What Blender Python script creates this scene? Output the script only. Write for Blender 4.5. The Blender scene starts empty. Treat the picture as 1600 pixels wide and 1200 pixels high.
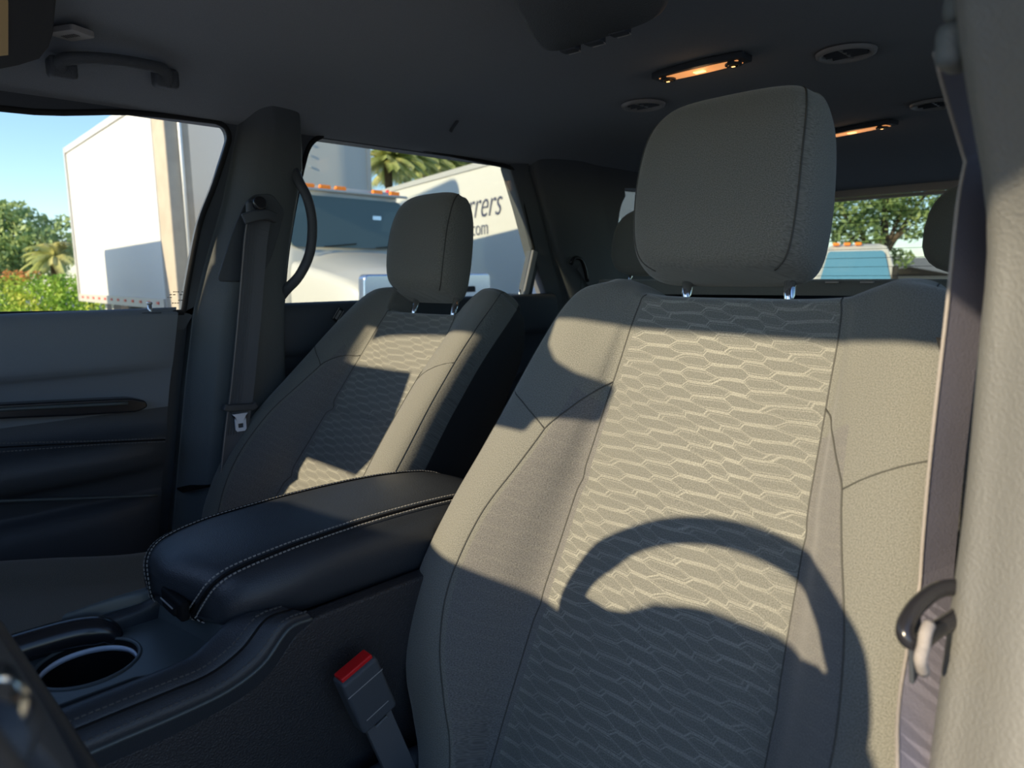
import bpy, bmesh, math, random
import numpy as np
from mathutils import Vector, Matrix
random.seed(7)
rng = np.random.default_rng(7)
C = bpy.context.scene.collection
PI = math.pi

# ------------------------------------------------------------------ camera
# axes of the car: x towards the driver's door, y towards the tailgate, z up
FPX = 1086.0
def _u(v):
    v = np.array(v, float); return v/np.linalg.norm(v)
_dY = _u((1115/FPX, 182/FPX, 1)); _X = -_u((-1085/FPX, 162/FPX, 1))
_X = _u(_X-_X.dot(_dY)*_dY); _Z = np.cross(_X, _dY)
if _Z[1] < 0: _Z = -_Z
M3 = np.array([_X, _dY, _Z])                      # camera (right, up, forward) to car axes
CAM = np.array([0.76, -0.742, 1.35])
cam_data = bpy.data.cameras.new('camera')
cam = bpy.data.objects.new('camera', cam_data); C.objects.link(cam)
cam_data.sensor_width = 36.0; cam_data.lens = 36.0*FPX/1600.0
cam_data.clip_start = 0.01; cam_data.clip_end = 400
rot = Matrix([[M3[0,0], M3[0,1], -M3[0,2]], [M3[1,0], M3[1,1], -M3[1,2]], [M3[2,0], M3[2,1], -M3[2,2]]])
mw = rot.to_4x4(); mw.translation = Vector(CAM); cam.matrix_world = mw
cam_data.dof.use_dof = True; cam_data.dof.focus_distance = 1.0; cam_data.dof.aperture_fstop = 7.0
bpy.context.scene.camera = cam

# ------------------------------------------------------------------ light
sc = bpy.context.scene
sc.view_settings.view_transform = 'Standard'; sc.view_settings.look = 'None'
sc.view_settings.gamma = 1.0; sc.view_settings.use_curve_mapping = False
sc.view_settings.exposure = 0.6
SUN = Vector((0.085, 1.0, -0.384)).normalized()
sd = bpy.data.lights.new('sun', 'SUN'); sd.energy = 5.3; sd.angle = math.radians(0.6); sd.color = (1.0, 0.815, 0.56)
so = bpy.data.objects.new('sun', sd); C.objects.link(so)
so.rotation_mode = 'QUATERNION'; so.rotation_quaternion = SUN.to_track_quat('-Z', 'Y'); so.location = (0, -20, 12)
world = bpy.data.worlds.new('world'); sc.world = world; world.use_nodes = True
nt = world.node_tree
bg = nt.nodes['Background']
sky = nt.nodes.new('ShaderNodeTexSky'); sky.sky_type = 'NISHITA'; sky.sun_disc = False
sky.sun_elevation = math.radians(24); sky.sun_rotation = math.atan2(-SUN.x, -SUN.y)
sky.air_density = 1.0; sky.dust_density = 0.25; sky.ozone_density = 3.0
tintn = nt.nodes.new('ShaderNodeMix'); tintn.data_type = 'RGBA'; tintn.blend_type = 'MULTIPLY'; tintn.inputs[0].default_value = 1.0
tintn.inputs[7].default_value = (0.86, 0.885, 0.955, 1)
nt.links.new(sky.outputs[0], tintn.inputs[6]); nt.links.new(tintn.outputs[2], bg.inputs[0]); bg.inputs[1].default_value = 0.195
sc.cycles.max_bounces = 8; sc.cycles.transparent_max_bounces = 16
sc.cycles.use_denoising = True
sc.cycles.sample_clamp_indirect = 6.0

# ------------------------------------------------------------------ measuring helpers
def ray(px, py): return M3 @ np.array([(px-800)/FPX, (600-py)/FPX, 1.0])
def onX(px, py, x): r = ray(px, py); return CAM+r*(x-CAM[0])/r[0]
def onY(px, py, y): r = ray(px, py); return CAM+r*(y-CAM[1])/r[1]
def onZ(px, py, z): r = ray(px, py); return CAM+r*(z-CAM[2])/r[2]
def onPl(px, py, p, n): r = ray(px, py); n = np.array(n, float); return CAM+r*(np.dot(np.array(p)-CAM, n)/np.dot(r, n))
def far(px, d):
    """point at eye height, at depth d, in the direction of column px"""
    r = ray(px, 600-(600-427)); r[2] = 0
    r = r/math.hypot(r[0], r[1]); a = math.atan((px-800)/FPX)
    p = CAM+r*d/math.cos(a); return Vector((p[0], p[1], 0))

# ------------------------------------------------------------------ materials
def nmat(name):
    m = bpy.data.materials.new(name); m.use_nodes = True
    return m, m.node_tree, m.node_tree.nodes['Principled BSDF']
def lnk(t, a, b): t.links.new(a, b)
def objco(t):
    tc = t.nodes.new('ShaderNodeTexCoord'); return tc.outputs['Object']
def mat(name, col, rough=0.6, spec=0.4, metal=0.0, bump=None, vary=None, sheen=0.0, coat=0.0, emit=None, sheen_tint=None):
    m, t, b = nmat(name)
    b.inputs['Base Color'].default_value = (*col, 1); b.inputs['Roughness'].default_value = rough
    b.inputs['Specular IOR Level'].default_value = spec; b.inputs['Metallic'].default_value = metal
    b.inputs['Sheen Weight'].default_value = sheen; b.inputs['Coat Weight'].default_value = coat
    b.inputs['Sheen Roughness'].default_value = 0.4
    if sheen_tint: b.inputs['Sheen Tint'].default_value = (*sheen_tint, 1)
    if emit:
        b.inputs['Emission Color'].default_value = (*emit[0], 1); b.inputs['Emission Strength'].default_value = emit[1]
    if vary:
        n = t.nodes.new('ShaderNodeTexNoise'); n.inputs['Scale'].default_value = vary[0]; n.inputs['Detail'].default_value = 3
        lnk(t, objco(t), n.inputs['Vector'])
        mx = t.nodes.new('ShaderNodeMix'); mx.data_type = 'RGBA'
        mx.inputs[6].default_value = tuple(c*(1-vary[1]) for c in col)+(1,)
        mx.inputs[7].default_value = tuple(min(1, c*(1+vary[1])) for c in col)+(1,)
        lnk(t, n.outputs['Fac'], mx.inputs[0]); lnk(t, mx.outputs[2], b.inputs['Base Color'])
    if bump:
        n = t.nodes.new('ShaderNodeTexNoise') if bump[2] == 'n' else t.nodes.new('ShaderNodeTexVoronoi')
        n.inputs['Scale'].default_value = bump[0]; lnk(t, objco(t), n.inputs['Vector'])
        bp = t.nodes.new('ShaderNodeBump'); bp.inputs['Strength'].default_value = bump[1]; bp.inputs['Distance'].default_value = 0.001
        lnk(t, n.outputs[0], bp.inputs['Height']); lnk(t, bp.outputs[0], b.inputs['Normal'])
    return m
def math_n(t, op, a, b=None, c=None, clamp=False):
    n = t.nodes.new('ShaderNodeMath'); n.operation = op; n.use_clamp = clamp
    for i, v in enumerate((a, b, c)):
        if v is None: continue
        if isinstance(v, (int, float)): n.inputs[i].default_value = v
        else: lnk(t, v, n.inputs[i])
    return n.outputs[0]

FAB = (0.158, 0.160, 0.146)
def fabric(name, base, line, amount):
    """woven seat cloth with a honeycomb of pale lines; UV in metres"""
    m, t, b = nmat(name)
    uv = t.nodes.new('ShaderNodeUVMap'); uv.uv_map = 'uv'
    sx = t.nodes.new('ShaderNodeSeparateXYZ'); lnk(t, uv.outputs[0], sx.inputs[0])
    nz = t.nodes.new('ShaderNodeTexNoise'); nz.inputs['Scale'].default_value = 13; nz.inputs['Detail'].default_value = 1
    lnk(t, uv.outputs[0], nz.inputs['Vector'])
    w = math_n(t, 'SUBTRACT', nz.outputs['Fac'], 0.5)
    V = math_n(t, 'MULTIPLY', sx.outputs['Y'], 1/0.0145)
    V = math_n(t, 'MULTIPLY_ADD', w, 0.8, V)
    V = math_n(t, 'MULTIPLY_ADD', sx.outputs['X'], 2.0, V)
    U = math_n(t, 'MULTIPLY', sx.outputs['X'], 2*PI/0.074)
    U = math_n(t, 'MULTIPLY_ADD', V, 1.35, U)
    U = math_n(t, 'MULTIPLY_ADD', w, 6.0, U)
    s = math_n(t, 'SINE', U); s = math_n(t, 'MULTIPLY', s, 2.3)
    s = math_n(t, 'MINIMUM', s, 1.0); s = math_n(t, 'MAXIMUM', s, -1.0)
    def lines(v, sgn, off, th, k=1.0):
        a = math_n(t, 'MULTIPLY_ADD', s, sgn*0.20, v)
        a = math_n(t, 'ADD', a, off)
        if k != 1.0: a = math_n(t, 'MULTIPLY', a, k)
        fr = math_n(t, 'FRACT', a); fr = math_n(t, 'SUBTRACT', fr, 0.5); fr = math_n(t, 'ABSOLUTE', fr)
        fr = math_n(t, 'SUBTRACT', th, fr); return math_n(t, 'MULTIPLY', fr, 22.0, clamp=True)
    l1 = lines(V, 1, 0.0, 0.055); l2 = lines(V, -1, 0.5, 0.055)
    l3 = lines(V, 1, 0.16, 0.038); l4 = lines(V, -1, 0.34, 0.038)
    L = math_n(t, 'MAXIMUM', math_n(t, 'MAXIMUM', l1, l2), math_n(t, 'MAXIMUM', l3, l4))
    # fine weave
    wv = t.nodes.new('ShaderNodeTexNoise'); wv.inputs['Scale'].default_value = 900; wv.inputs['Detail'].default_value = 0
    lnk(t, uv.outputs[0], wv.inputs['Vector'])
    big = t.nodes.new('ShaderNodeTexNoise'); big.inputs['Scale'].default_value = 9; lnk(t, uv.outputs[0], big.inputs['Vector'])
    br = math_n(t, 'MULTIPLY_ADD', big.outputs['Fac'], 1.3, 0.15, clamp=True)
    L = math_n(t, 'MULTIPLY', L, br); L = math_n(t, 'MULTIPLY', L, amount)
    mx = t.nodes.new('ShaderNodeMix'); mx.data_type = 'RGBA'; mx.inputs[6].default_value = (*base, 1); mx.inputs[7].default_value = (*line, 1)
    lnk(t, L, mx.inputs[0])
    g = math_n(t, 'MULTIPLY_ADD', wv.outputs['Fac'], 1.1, 0.45)
    hs = t.nodes.new('ShaderNodeHueSaturation'); lnk(t, mx.outputs[2], hs.inputs['Color']); lnk(t, g, hs.inputs['Value'])
    lnk(t, hs.outputs[0], b.inputs['Base Color'])
    b.inputs['Roughness'].default_value = 0.95; b.inputs['Specular IOR Level'].default_value = 0.1
    b.inputs['Sheen Weight'].default_value = 0.30
    bp = t.nodes.new('ShaderNodeBump'); bp.inputs['Strength'].default_value = 0.35; bp.inputs['Distance'].default_value = 0.001
    lnk(t, wv.outputs['Fac'], bp.inputs['Height']); lnk(t, bp.outputs[0], b.inputs['Normal'])
    return m
def glassy(name, tint, gloss=0.05):
    m = bpy.data.materials.new(name); m.use_nodes = True; t = m.node_tree; t.nodes.clear()
    o = t.nodes.new('ShaderNodeOutputMaterial'); tr = t.nodes.new('ShaderNodeBsdfTransparent'); gl = t.nodes.new('ShaderNodeBsdfGlossy')
    tr.inputs[0].default_value = (*tint, 1); gl.inputs['Roughness'].default_value = 0.02
    fr = t.nodes.new('ShaderNodeFresnel'); fr.inputs[0].default_value = 1.3
    f = math_n(t, 'MULTIPLY', fr.outputs[0], gloss*10)
    mx = t.nodes.new('ShaderNodeMixShader'); lnk(t, f, mx.inputs[0]); lnk(t, tr.outputs[0], mx.inputs[1]); lnk(t, gl.outputs[0], mx.inputs[2])
    lnk(t, mx.outputs[0], o.inputs[0]); return m

MT = dict(
    insert=fabric('seat_insert_cloth', FAB, (0.30, 0.30, 0.265), 1.0),
    panel=fabric('seat_panel_cloth', (0.148, 0.146, 0.142), (0.19, 0.188, 0.172), 0.45),
    cloth=fabric('seat_plain_cloth', (0.168, 0.169, 0.152), (0.168, 0.169, 0.152), 0.0),
    seatback=mat('seat_shell', (0.02, 0.021, 0.023), 0.7, bump=(500, .2, 'n')),
    seam=mat('seam_thread', (0.075, 0.075, 0.068), 0.9),
    headliner=mat('headliner_felt', (0.275, 0.295, 0.32), 0.95, 0.1, bump=(900, .5, 'n'), vary=(700, .2), sheen=0.1),
    plastic=mat('grained_plastic', (0.095, 0.105, 0.115), 0.55, 0.4, bump=(420, .5, 'v')),
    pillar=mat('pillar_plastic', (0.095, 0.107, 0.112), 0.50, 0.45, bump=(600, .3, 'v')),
    glarepillar=mat('glare_pillar_plastic', (0.175, 0.177, 0.172), 0.55, 0.4, bump=(420, .5, 'v')),  # same plastic as the far pillar; glare and haze put into a lighter base
    webnear=mat('sunlit_belt_webbing', (0.20, 0.195, 0.25), 0.7, 0.3, bump=(600, .4, 'n')),  # same webbing, colour lightened to carry the sun and glare on it
    softblack=mat('soft_black_plastic', (0.065, 0.073, 0.085), 0.5, 0.4, bump=(700, .2, 'v')),
    gloss=mat('satin_black_trim', (0.02, 0.02, 0.024), 0.22, 0.6),
    vinyl=mat('black_vinyl', (0.032, 0.037, 0.045), 0.40, 0.55, bump=(800, .25, 'v')),
    console=mat('console_plastic', (0.085, 0.102, 0.105), 0.38, 0.5, bump=(500, .12, 'n')),
    grain=mat('coarse_grain_plastic', (0.034, 0.034, 0.038), 0.5, 0.45, bump=(520, .7, 'v')),
    stitch=mat('pale_thread', (0.32, 0.31, 0.29), 0.8),
    darkstitch=mat('grey_thread', (0.10, 0.10, 0.10), 0.8),
    chrome=mat('chrome', (0.75, 0.76, 0.78), 0.12, 0.5, 1.0),
    metal=mat('zinc_steel', (0.75, 0.78, 0.82), 0.35, 0.5, 1.0),
    palemetal=mat('pale_plastic_ring', (0.80, 0.87, 1.0), 0.35, 0.5),
    red=mat('red_button', (0.65, 0.01, 0.012), 0.35, 0.5),
    doorskin=mat('door_panel_plastic', (0.20, 0.22, 0.245), 0.6, 0.35, bump=(700, .2, 'v')),
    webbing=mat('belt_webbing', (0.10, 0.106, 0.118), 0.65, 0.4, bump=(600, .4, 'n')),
    webedge=mat('belt_edge_thread', (0.30, 0.275, 0.26), 0.8, bump=(900, .6, 'n')),
    ring=mat('grey_vent_ring', (0.38, 0.37, 0.36), 0.4, 0.5),
    dark=mat('dark_void', (0.006, 0.006, 0.007), 0.7, 0.2),
    lens=mat('lamp_lens', (0.8, 0.4, 0.15), 0.3, 0.5, emit=((1.0, 0.40, 0.13), 0.5)),
    bulb=mat('lamp_bulb', (0.9, 0.6, 0.3), 0.3, 0.5, emit=((1.0, 0.55, 0.2), 1.6)),
    spot=mat('reading_lamp_glass', (0.35, 0.22, 0.1), 0.1, 0.8, 0.6),
    mic=mat('pale_grey_plastic', (0.42, 0.40, 0.38), 0.5),
    visor=mat('visor_cloth', (0.07, 0.071, 0.071), 0.9, 0.1, bump=(900, .3, 'n')),
    yellow=mat('yellow_label', (0.75, 0.5, 0.2), 0.6),
    white=mat('white_paint', (0.60, 0.60, 0.575), 0.45, 0.4),
    truckwhite=mat('truck_white_paint', (0.56, 0.555, 0.53), 0.3, 0.5, coat=0.4),
    trim=mat('aluminium_rail', (0.55, 0.53, 0.5), 0.4, 0.5, 0.3),
    amber=mat('amber_marker', (0.95, 0.25, 0.02), 0.3, emit=((1.0, 0.25, 0.03), 0.25)),
    redlamp=mat('red_marker', (0.75, 0.03, 0.03), 0.3),
    truckglass=mat('truck_glass', (0.13, 0.175, 0.17), 0.2, 0.4),
    blueglass=mat('blue_windscreen', (0.12, 0.30, 0.42), 0.1, 1.0, coat=1.0),
    skychrome=mat('sky_reflection_chrome', (0.45, 0.55, 0.75), 0.15, 0.5, 0.8),  # the sky's reflection is put into the chrome as a blue base
    letter=mat('navy_lettering', (0.06, 0.07, 0.13), 0.6),
    rubber=mat('rubber', (0.015, 0.015, 0.016), 0.8),
    concrete=mat('tan_concrete', (0.40, 0.355, 0.29), 0.9, 0.1, vary=(6, .18), bump=(40, .4, 'n')),
    steelgrey=mat('galvanised_conduit', (0.6, 0.62, 0.62), 0.4, 0.5, 0.4),
    asphalt=mat('asphalt', (0.255, 0.275, 0.31), 0.95, 0.1, vary=(2, .3), bump=(60, .5, 'n')),
    bark=mat('bark', (0.12, 0.085, 0.055), 0.9, 0.1, vary=(9, .4)),
    roofgrey=mat('grey_shingle', (0.20, 0.21, 0.22), 0.9, vary=(4, .15)),
    wallpale=mat('pale_render', (0.55, 0.53, 0.48), 0.9),
    tan=mat('tan_trim', (0.62, 0.58, 0.52), 0.6, 0.3),
    carpet=mat('black_carpet', (0.012, 0.013, 0.014), 1.0, 0.1, bump=(300, 1, 'n')),
    glass=glassy('door_glass', (0.97, 0.985, 0.97)),
    tint=glassy('tinted_glass', (0.80, 0.83, 0.80)),
    reartint=glassy('rear_tinted_glass', (0.68, 0.72, 0.70)),
)
def leafmat(name, c1, c2, c3):
    m, t, b = nmat(name)
    oi = t.nodes.new('ShaderNodeTexNoise'); oi.inputs['Scale'].default_value = 1.6; oi.inputs['Detail'].default_value = 4
    lnk(t, objco(t), oi.inputs['Vector'])
    r = t.nodes.new('ShaderNodeValToRGB'); r.color_ramp.elements[0].position = 0.35; r.color_ramp.elements[1].position = 0.68
    r.color_ramp.elements[0].color = (*c1, 1); r.color_ramp.elements[1].color = (*c3, 1)
    e = r.color_ramp.elements.new(0.52); e.color = (*c2, 1)
    lnk(t, oi.outputs['Fac'], r.inputs[0]); lnk(t, r.outputs[0], b.inputs['Base Color'])
    b.inputs['Roughness'].default_value = 0.6; b.inputs['Transmission Weight'].default_value = 0.0
    tr = t.nodes.new('ShaderNodeBsdfTranslucent'); lnk(t, r.outputs[0], tr.inputs[0])
    mx = t.nodes.new('ShaderNodeMixShader'); mx.inputs[0].default_value = 0.35
    lnk(t, b.outputs[0], mx.inputs[1]); lnk(t, tr.outputs[0], mx.inputs[2]); lnk(t, mx.outputs[0], t.nodes['Material Output'].inputs[0])
    return m
MT['leaf'] = leafmat('oak_leaves', (0.16, 0.25, 0.09), (0.32, 0.44, 0.16), (0.52, 0.60, 0.24))
MT['palmleaf'] = leafmat('palm_fronds', (0.30, 0.36, 0.09), (0.52, 0.56, 0.20), (0.72, 0.66, 0.28))
MT['hedgeleaf'] = leafmat('hedge_leaves', (0.16, 0.34, 0.04), (0.42, 0.60, 0.09), (0.72, 0.66, 0.12))
MT['tipleaf'] = leafmat('red_leaf_tips', (0.5, 0.25, 0.08), (0.6, 0.22, 0.06), (0.7, 0.4, 0.12))

# ------------------------------------------------------------------ mesh helpers
def tag(o, label=None, cat=None, group=None, kind=None):
    if label: o['label'] = label
    if cat: o['category'] = cat
    if group: o['group'] = group
    if kind: o['kind'] = kind
    return o
def empty(name, loc, label=None, cat=None, group=None, kind=None):
    o = bpy.data.objects.new(name, None); C.objects.link(o); o.location = loc; o.empty_display_size = 0.05
    bpy.context.view_layer.update()
    return tag(o, label, cat, group, kind)
def link(name, me, mats, parent=None, smooth=True):
    o = bpy.data.objects.new(name, me); C.objects.link(o)
    for m in (mats if isinstance(mats, (list, tuple)) else [mats]): me.materials.append(MT[m] if isinstance(m, str) else m)
    if smooth:
        me.polygons.foreach_set('use_smooth', [True]*len(me.polygons))
    if parent is not None:
        o.parent = parent
        o.matrix_parent_inverse = world_of(parent).inverted()
    return o
def world_of(o):
    m = o.matrix_basis.copy(); q = o
    while q.parent is not None:
        m = q.parent.matrix_basis @ q.matrix_parent_inverse @ m if False else (q.matrix_parent_inverse @ m)
        q = q.parent; m = q.matrix_basis @ m
    return m
def mesh(name, verts, faces, mats, parent=None, smooth=False):
    me = bpy.data.meshes.new(name); me.from_pydata([tuple(map(float, v)) for v in verts], [], faces); me.update()
    return link(name, me, mats, parent, smooth)
class MB:
    def __init__(s): s.v = []; s.f = []; s.m = []
    def add(s, v, f, m=0):
        n = len(s.v); s.v += [tuple(map(float, p)) for p in v]; s.f += [tuple(i+n for i in q) for q in f]; s.m += [m]*len(f); return s
    def box(s, c, d, R=None, m=0):
        v = []
        for x in (-.5, .5):
            for y in (-.5, .5):
                for z in (-.5, .5):
                    p = Vector((x*d[0], y*d[1], z*d[2]))
                    if R is not None: p = R @ p
                    v.append(Vector(c)+p)
        return s.add(v, [(0,1,3,2),(4,6,7,5),(0,4,5,1),(2,3,7,6),(0,2,6,4),(1,5,7,3)], m)
    def tube(s, path, r, n=10, m=0, closed=False):
        P = [Vector(p) for p in path]; N = len(P); R = r if hasattr(r, '__len__') else [r]*N
        rings = []; prev = None
        for i, p in enumerate(P):
            if closed: t = P[(i+1) % N]-P[i-1]
            else: t = P[min(i+1, N-1)]-P[max(i-1, 0)]
            t.normalize()
            if prev is None:
                a = Vector((0,0,1)) if abs(t.z) < .9 else Vector((1,0,0)); nrm = t.cross(a).normalized()
            else: nrm = (prev-t*prev.dot(t)).normalized()
            prev = nrm; b = t.cross(nrm)
            rings.append([p+(nrm*math.cos(2*PI*k/n)+b*math.sin(2*PI*k/n))*R[i] for k in range(n)])
        v = [q for ring in rings for q in ring]; f = []
        for i in range(N if closed else N-1):
            j = (i+1) % N
            for k in range(n): f.append((i*n+k, i*n+(k+1) % n, j*n+(k+1) % n, j*n+k))
        if not closed: f.append(tuple(range(n))[::-1]); f.append(tuple((N-1)*n+k for k in range(n)))
        return s.add(v, f, m)
    def sweep(s, path, prof, side=None, m=0, closed_prof=True, closed=False):
        """profile of (a, b) swept along a path; a along `side`, b along side x tangent"""
        P = [Vector(p) for p in path]; N = len(P); n = len(prof); v = []; f = []
        for i, p in enumerate(P):
            t = (P[(i+1) % N]-P[i-1]) if closed else (P[min(i+1, N-1)]-P[max(i-1, 0)])
            t.normalize(); sd_ = Vector(side[i] if isinstance(side, list) else side); sd_ = (sd_-t*sd_.dot(t)).normalized(); up = sd_.cross(t)
            v += [p+sd_*a+up*b for a, b in prof]
        for i in range(N if closed else N-1):
            j = (i+1) % N
            for k in range(n if closed_prof else n-1):
                f.append((i*n+k, i*n+(k+1) % n, j*n+(k+1) % n, j*n+k))
        if closed_prof and not closed: f.append(tuple(range(n))[::-1]); f.append(tuple((N-1)*n+k for k in range(n)))
        return s.add(v, f, m)
    def build(s, name, mats, parent=None, smooth=False, bevel=0, seg=2, autos=None):
        me = bpy.data.meshes.new(name); me.from_pydata(s.v, [], s.f); me.update()
        bm = bmesh.new(); bm.from_mesh(me); bmesh.ops.recalc_face_normals(bm, faces=bm.faces); bm.to_mesh(me); bm.free()
        o = link(name, me, mats, parent, smooth)
        if len(set(s.m)) > 1: me.polygons.foreach_set('material_index', s.m)
        if bevel:
            b = o.modifiers.new('b', 'BEVEL'); b.width = bevel; b.segments = seg; b.limit_method = 'ANGLE'; b.angle_limit = math.radians(40)
            me.polygons.foreach_set('use_smooth', [True]*len(me.polygons))
            w = o.modifiers.new('w', 'WEIGHTED_NORMAL'); w.keep_sharp = False
        return o
def poly_prism(mb, pts, axis, a, b, m=0):
    """extrude a closed outline; pts are the two other coordinates in order; axis 0/1/2"""
    def mk(p, t):
        l = list(p); l.insert(axis, t); return tuple(l)
    n = len(pts); v = [mk(p, a) for p in pts]+[mk(p, b) for p in pts]
    f = [tuple(range(n)), tuple(range(2*n-1, n-1, -1))]+[(i, (i+1) % n, n+(i+1) % n, n+i) for i in range(n)]
    return mb.add(v, f, m)
def cr(P, k, closed=False):
    """Catmull-Rom refinement of rows in array P (n, ...)"""
    P = np.asarray(P, float); n = len(P); out = []
    segs = n if closed else n-1
    for i in range(segs):
        p1 = P[i]; p2 = P[(i+1) % n]
        p0 = P[i-1] if (closed or i > 0) else 2*p1-p2
        p3 = P[(i+2) % n] if (closed or i+2 < n) else 2*p2-p1
        for j in range(k):
            t = j/k
            out.append(0.5*((2*p1)+(-p0+p2)*t+(2*p0-5*p1+4*p2-p3)*t*t+(-p0+3*p1-3*p2+p3)*t**3))
    if not closed: out.append(P[-1])
    return np.array(out)
def rounded(pts, r, n=5):
    """round the corners of a closed 2-D outline"""
    out = []; N = len(pts)
    for i in range(N):
        p0 = np.array(pts[i-1], float); p1 = np.array(pts[i], float); p2 = np.array(pts[(i+1) % N], float)
        rr = r[i] if hasattr(r, '__len__') else r
        d0 = p0-p1; d2 = p2-p1; rr = min(rr, np.linalg.norm(d0)*.48, np.linalg.norm(d2)*.48)
        a = p1+d0/np.linalg.norm(d0)*rr; b = p1+d2/np.linalg.norm(d2)*rr
        for k in range(n+1):
            t = k/n; out.append(tuple((1-t)**2*a+2*t*(1-t)*p1+t*t*b))
    return out
def grid_mesh(name, G, mats, parent=None, close_ring=True, fmat=None, uv=None, cap=True):
    """G (rows, cols, 3)"""
    R, N = G.shape[:2]; v = G.reshape(-1, 3); f = []; mi = []; K = N if close_ring else N-1
    for i in range(R-1):
        for j in range(K):
            f.append((i*N+j, i*N+(j+1) % N, (i+1)*N+(j+1) % N, (i+1)*N+j)); mi.append(fmat(i, j) if fmat else 0)
    if cap and close_ring:
        f.append(tuple(range(N))[::-1]); mi.append(mi[0]); f.append(tuple((R-1)*N+k for k in range(N))); mi.append(mi[-1])
    me = bpy.data.meshes.new(name); me.from_pydata(v.tolist(), [], f); me.update()
    bm = bmesh.new(); bm.from_mesh(me); bmesh.ops.recalc_face_normals(bm, faces=bm.faces); bm.to_mesh(me); bm.free()
    o = link(name, me, mats, parent, True)
    me.polygons.foreach_set('material_index', mi)
    if uv is not None:
        l = me.uv_layers.new(name='uv'); vi = np.zeros(len(me.loops), int); me.loops.foreach_get('vertex_index', vi)
        l.data.foreach_set('uv', uv.reshape(-1, 2)[vi].ravel())
    return o
def dashes(path, normal, step=0.0055, ln=0.0036, w=0.0009, h=0.0007):
    """a run of stitches along a path, lying on a surface with the given normals"""
    mb = MB(); P = [Vector(p) for p in path]; acc = 0; nxt = 0
    for i in range(len(P)-1):
        d = (P[i+1]-P[i]); L = d.length
        if L < 1e-9: continue
        t = d/L; nn = Vector(normal[i] if isinstance(normal, list) else normal); sd_ = t.cross(nn).normalized(); nn = sd_.cross(t)
        while nxt < acc+L:
            c = P[i]+t*(nxt-acc)+nn*h*.5
            R = Matrix((t, sd_, nn)).transposed(); mb.box(c, (ln, w*2, h*2), R); nxt += step
        acc += L
    return mb
def uv_box(o):
    me = o.data
    l = me.uv_layers.new(name='uv')
    for p in me.polygons:
        n = p.normal; ax = max(range(3), key=lambda k: abs(n[k]))
        for li in p.loop_indices:
            c = me.vertices[me.loops[li].vertex_index].co; q = [c[k] for k in range(3) if k != ax]; l.data[li].uv = q

# ================================================================== SETTING: the cabin shell
def struct(o): o['kind'] = 'structure'; return o
# headliner
prof = [(0, 1.748), (.25, 1.748), (.42, 1.745), (.54, 1.735), (.60, 1.715), (.645, 1.690), (.680, 1.665), (.705, 1.655)]
prof = [(-x, z) for x, z in prof[::-1]]+prof[1:]
prof = cr(np.array(prof), 4)
ys = [-0.98, -0.92, -0.6, 0, .6, 1.1, 1.5, 1.62, 1.75, 2.0, 2.30]
dz = [-.10, -.04, 0, 0, 0, 0, 0, -.004, -.02, -.045, -.075]
G = np.array([[(x*(1 if y < 1.6 else 1-.05*(y-1.6)), y, z+d*(1 if abs(x) < .6 else .25)) for x, z in prof] for y, d in zip(ys, dz)])
G = cr(G, 3)
c_ = grid_mesh('ceiling', G, 'headliner', close_ring=False); struct(c_)
# outer roof skin so that no light leaks
o = MB(); poly_prism(o, [(-.74, -1.0), (.74, -1.0), (.74, 2.45), (-.74, 2.45)], 2, 1.80, 1.83)
struct(o.build('roof', 'white', bevel=.01))
o = MB(); o.box((0, .4, .50), (1.5, 4.2, .06)); struct(o.build('floor', 'carpet'))
o = MB(); o.box((0, 0, -.03), (160, 160, .06)); struct(o.build('ground', 'asphalt'))

def yz(px, py, X): p = onX(px, py, X); return (float(p[1]), float(p[2]))
XG = -0.700
FW = [(-1.20, 1.47), (-1.02, 1.63), (-.80, 1.656)]+[yz(*p, XG) for p in [(0, 170), (200, 176), (318, 188), (340, 192), (352, 200), (357, 214), (354, 230), (334, 290), (312, 348), (297, 420), (290, 460), (287, 480), (285, 487), (278, 488), (200, 489), (0, 492)]]+[(-.80, 1.29), (-1.20, 1.29)]
RW = [yz(*p, XG) for p in [(520, 212), (640, 230), (770, 256), (792, 261), (801, 266), (806, 278), (820, 334), (830, 378), (832, 388), (830, 398), (820, 446), (816, 465), (810, 467), (600, 472), (452, 477), (441, 477), (441, 468), (447, 400), (458, 330), (472, 262), (483, 228), (500, 214)]]
# passenger-side body with its window openings: pieces between the openings
def slab(name, pts, x0, x1, m, bevel=0.0, parent=None):
    o = MB(); poly_prism(o, pts, 0, x0, x1); return o.build(name, m, parent, bevel=bevel)
def interp(tab, z):
    tab = sorted(tab, key=lambda q: q[1]); zs = [q[1] for q in tab]; return float(np.interp(z, zs, [q[0] for q in tab]))
# glass
gl = MB(); poly_prism(gl, FW, 0, -.706, -.702); struct(gl.build('window_1', 'glass'))
gl = MB(); poly_prism(gl, RW, 0, -.706, -.702); struct(gl.build('window_2', 'tint'))

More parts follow.
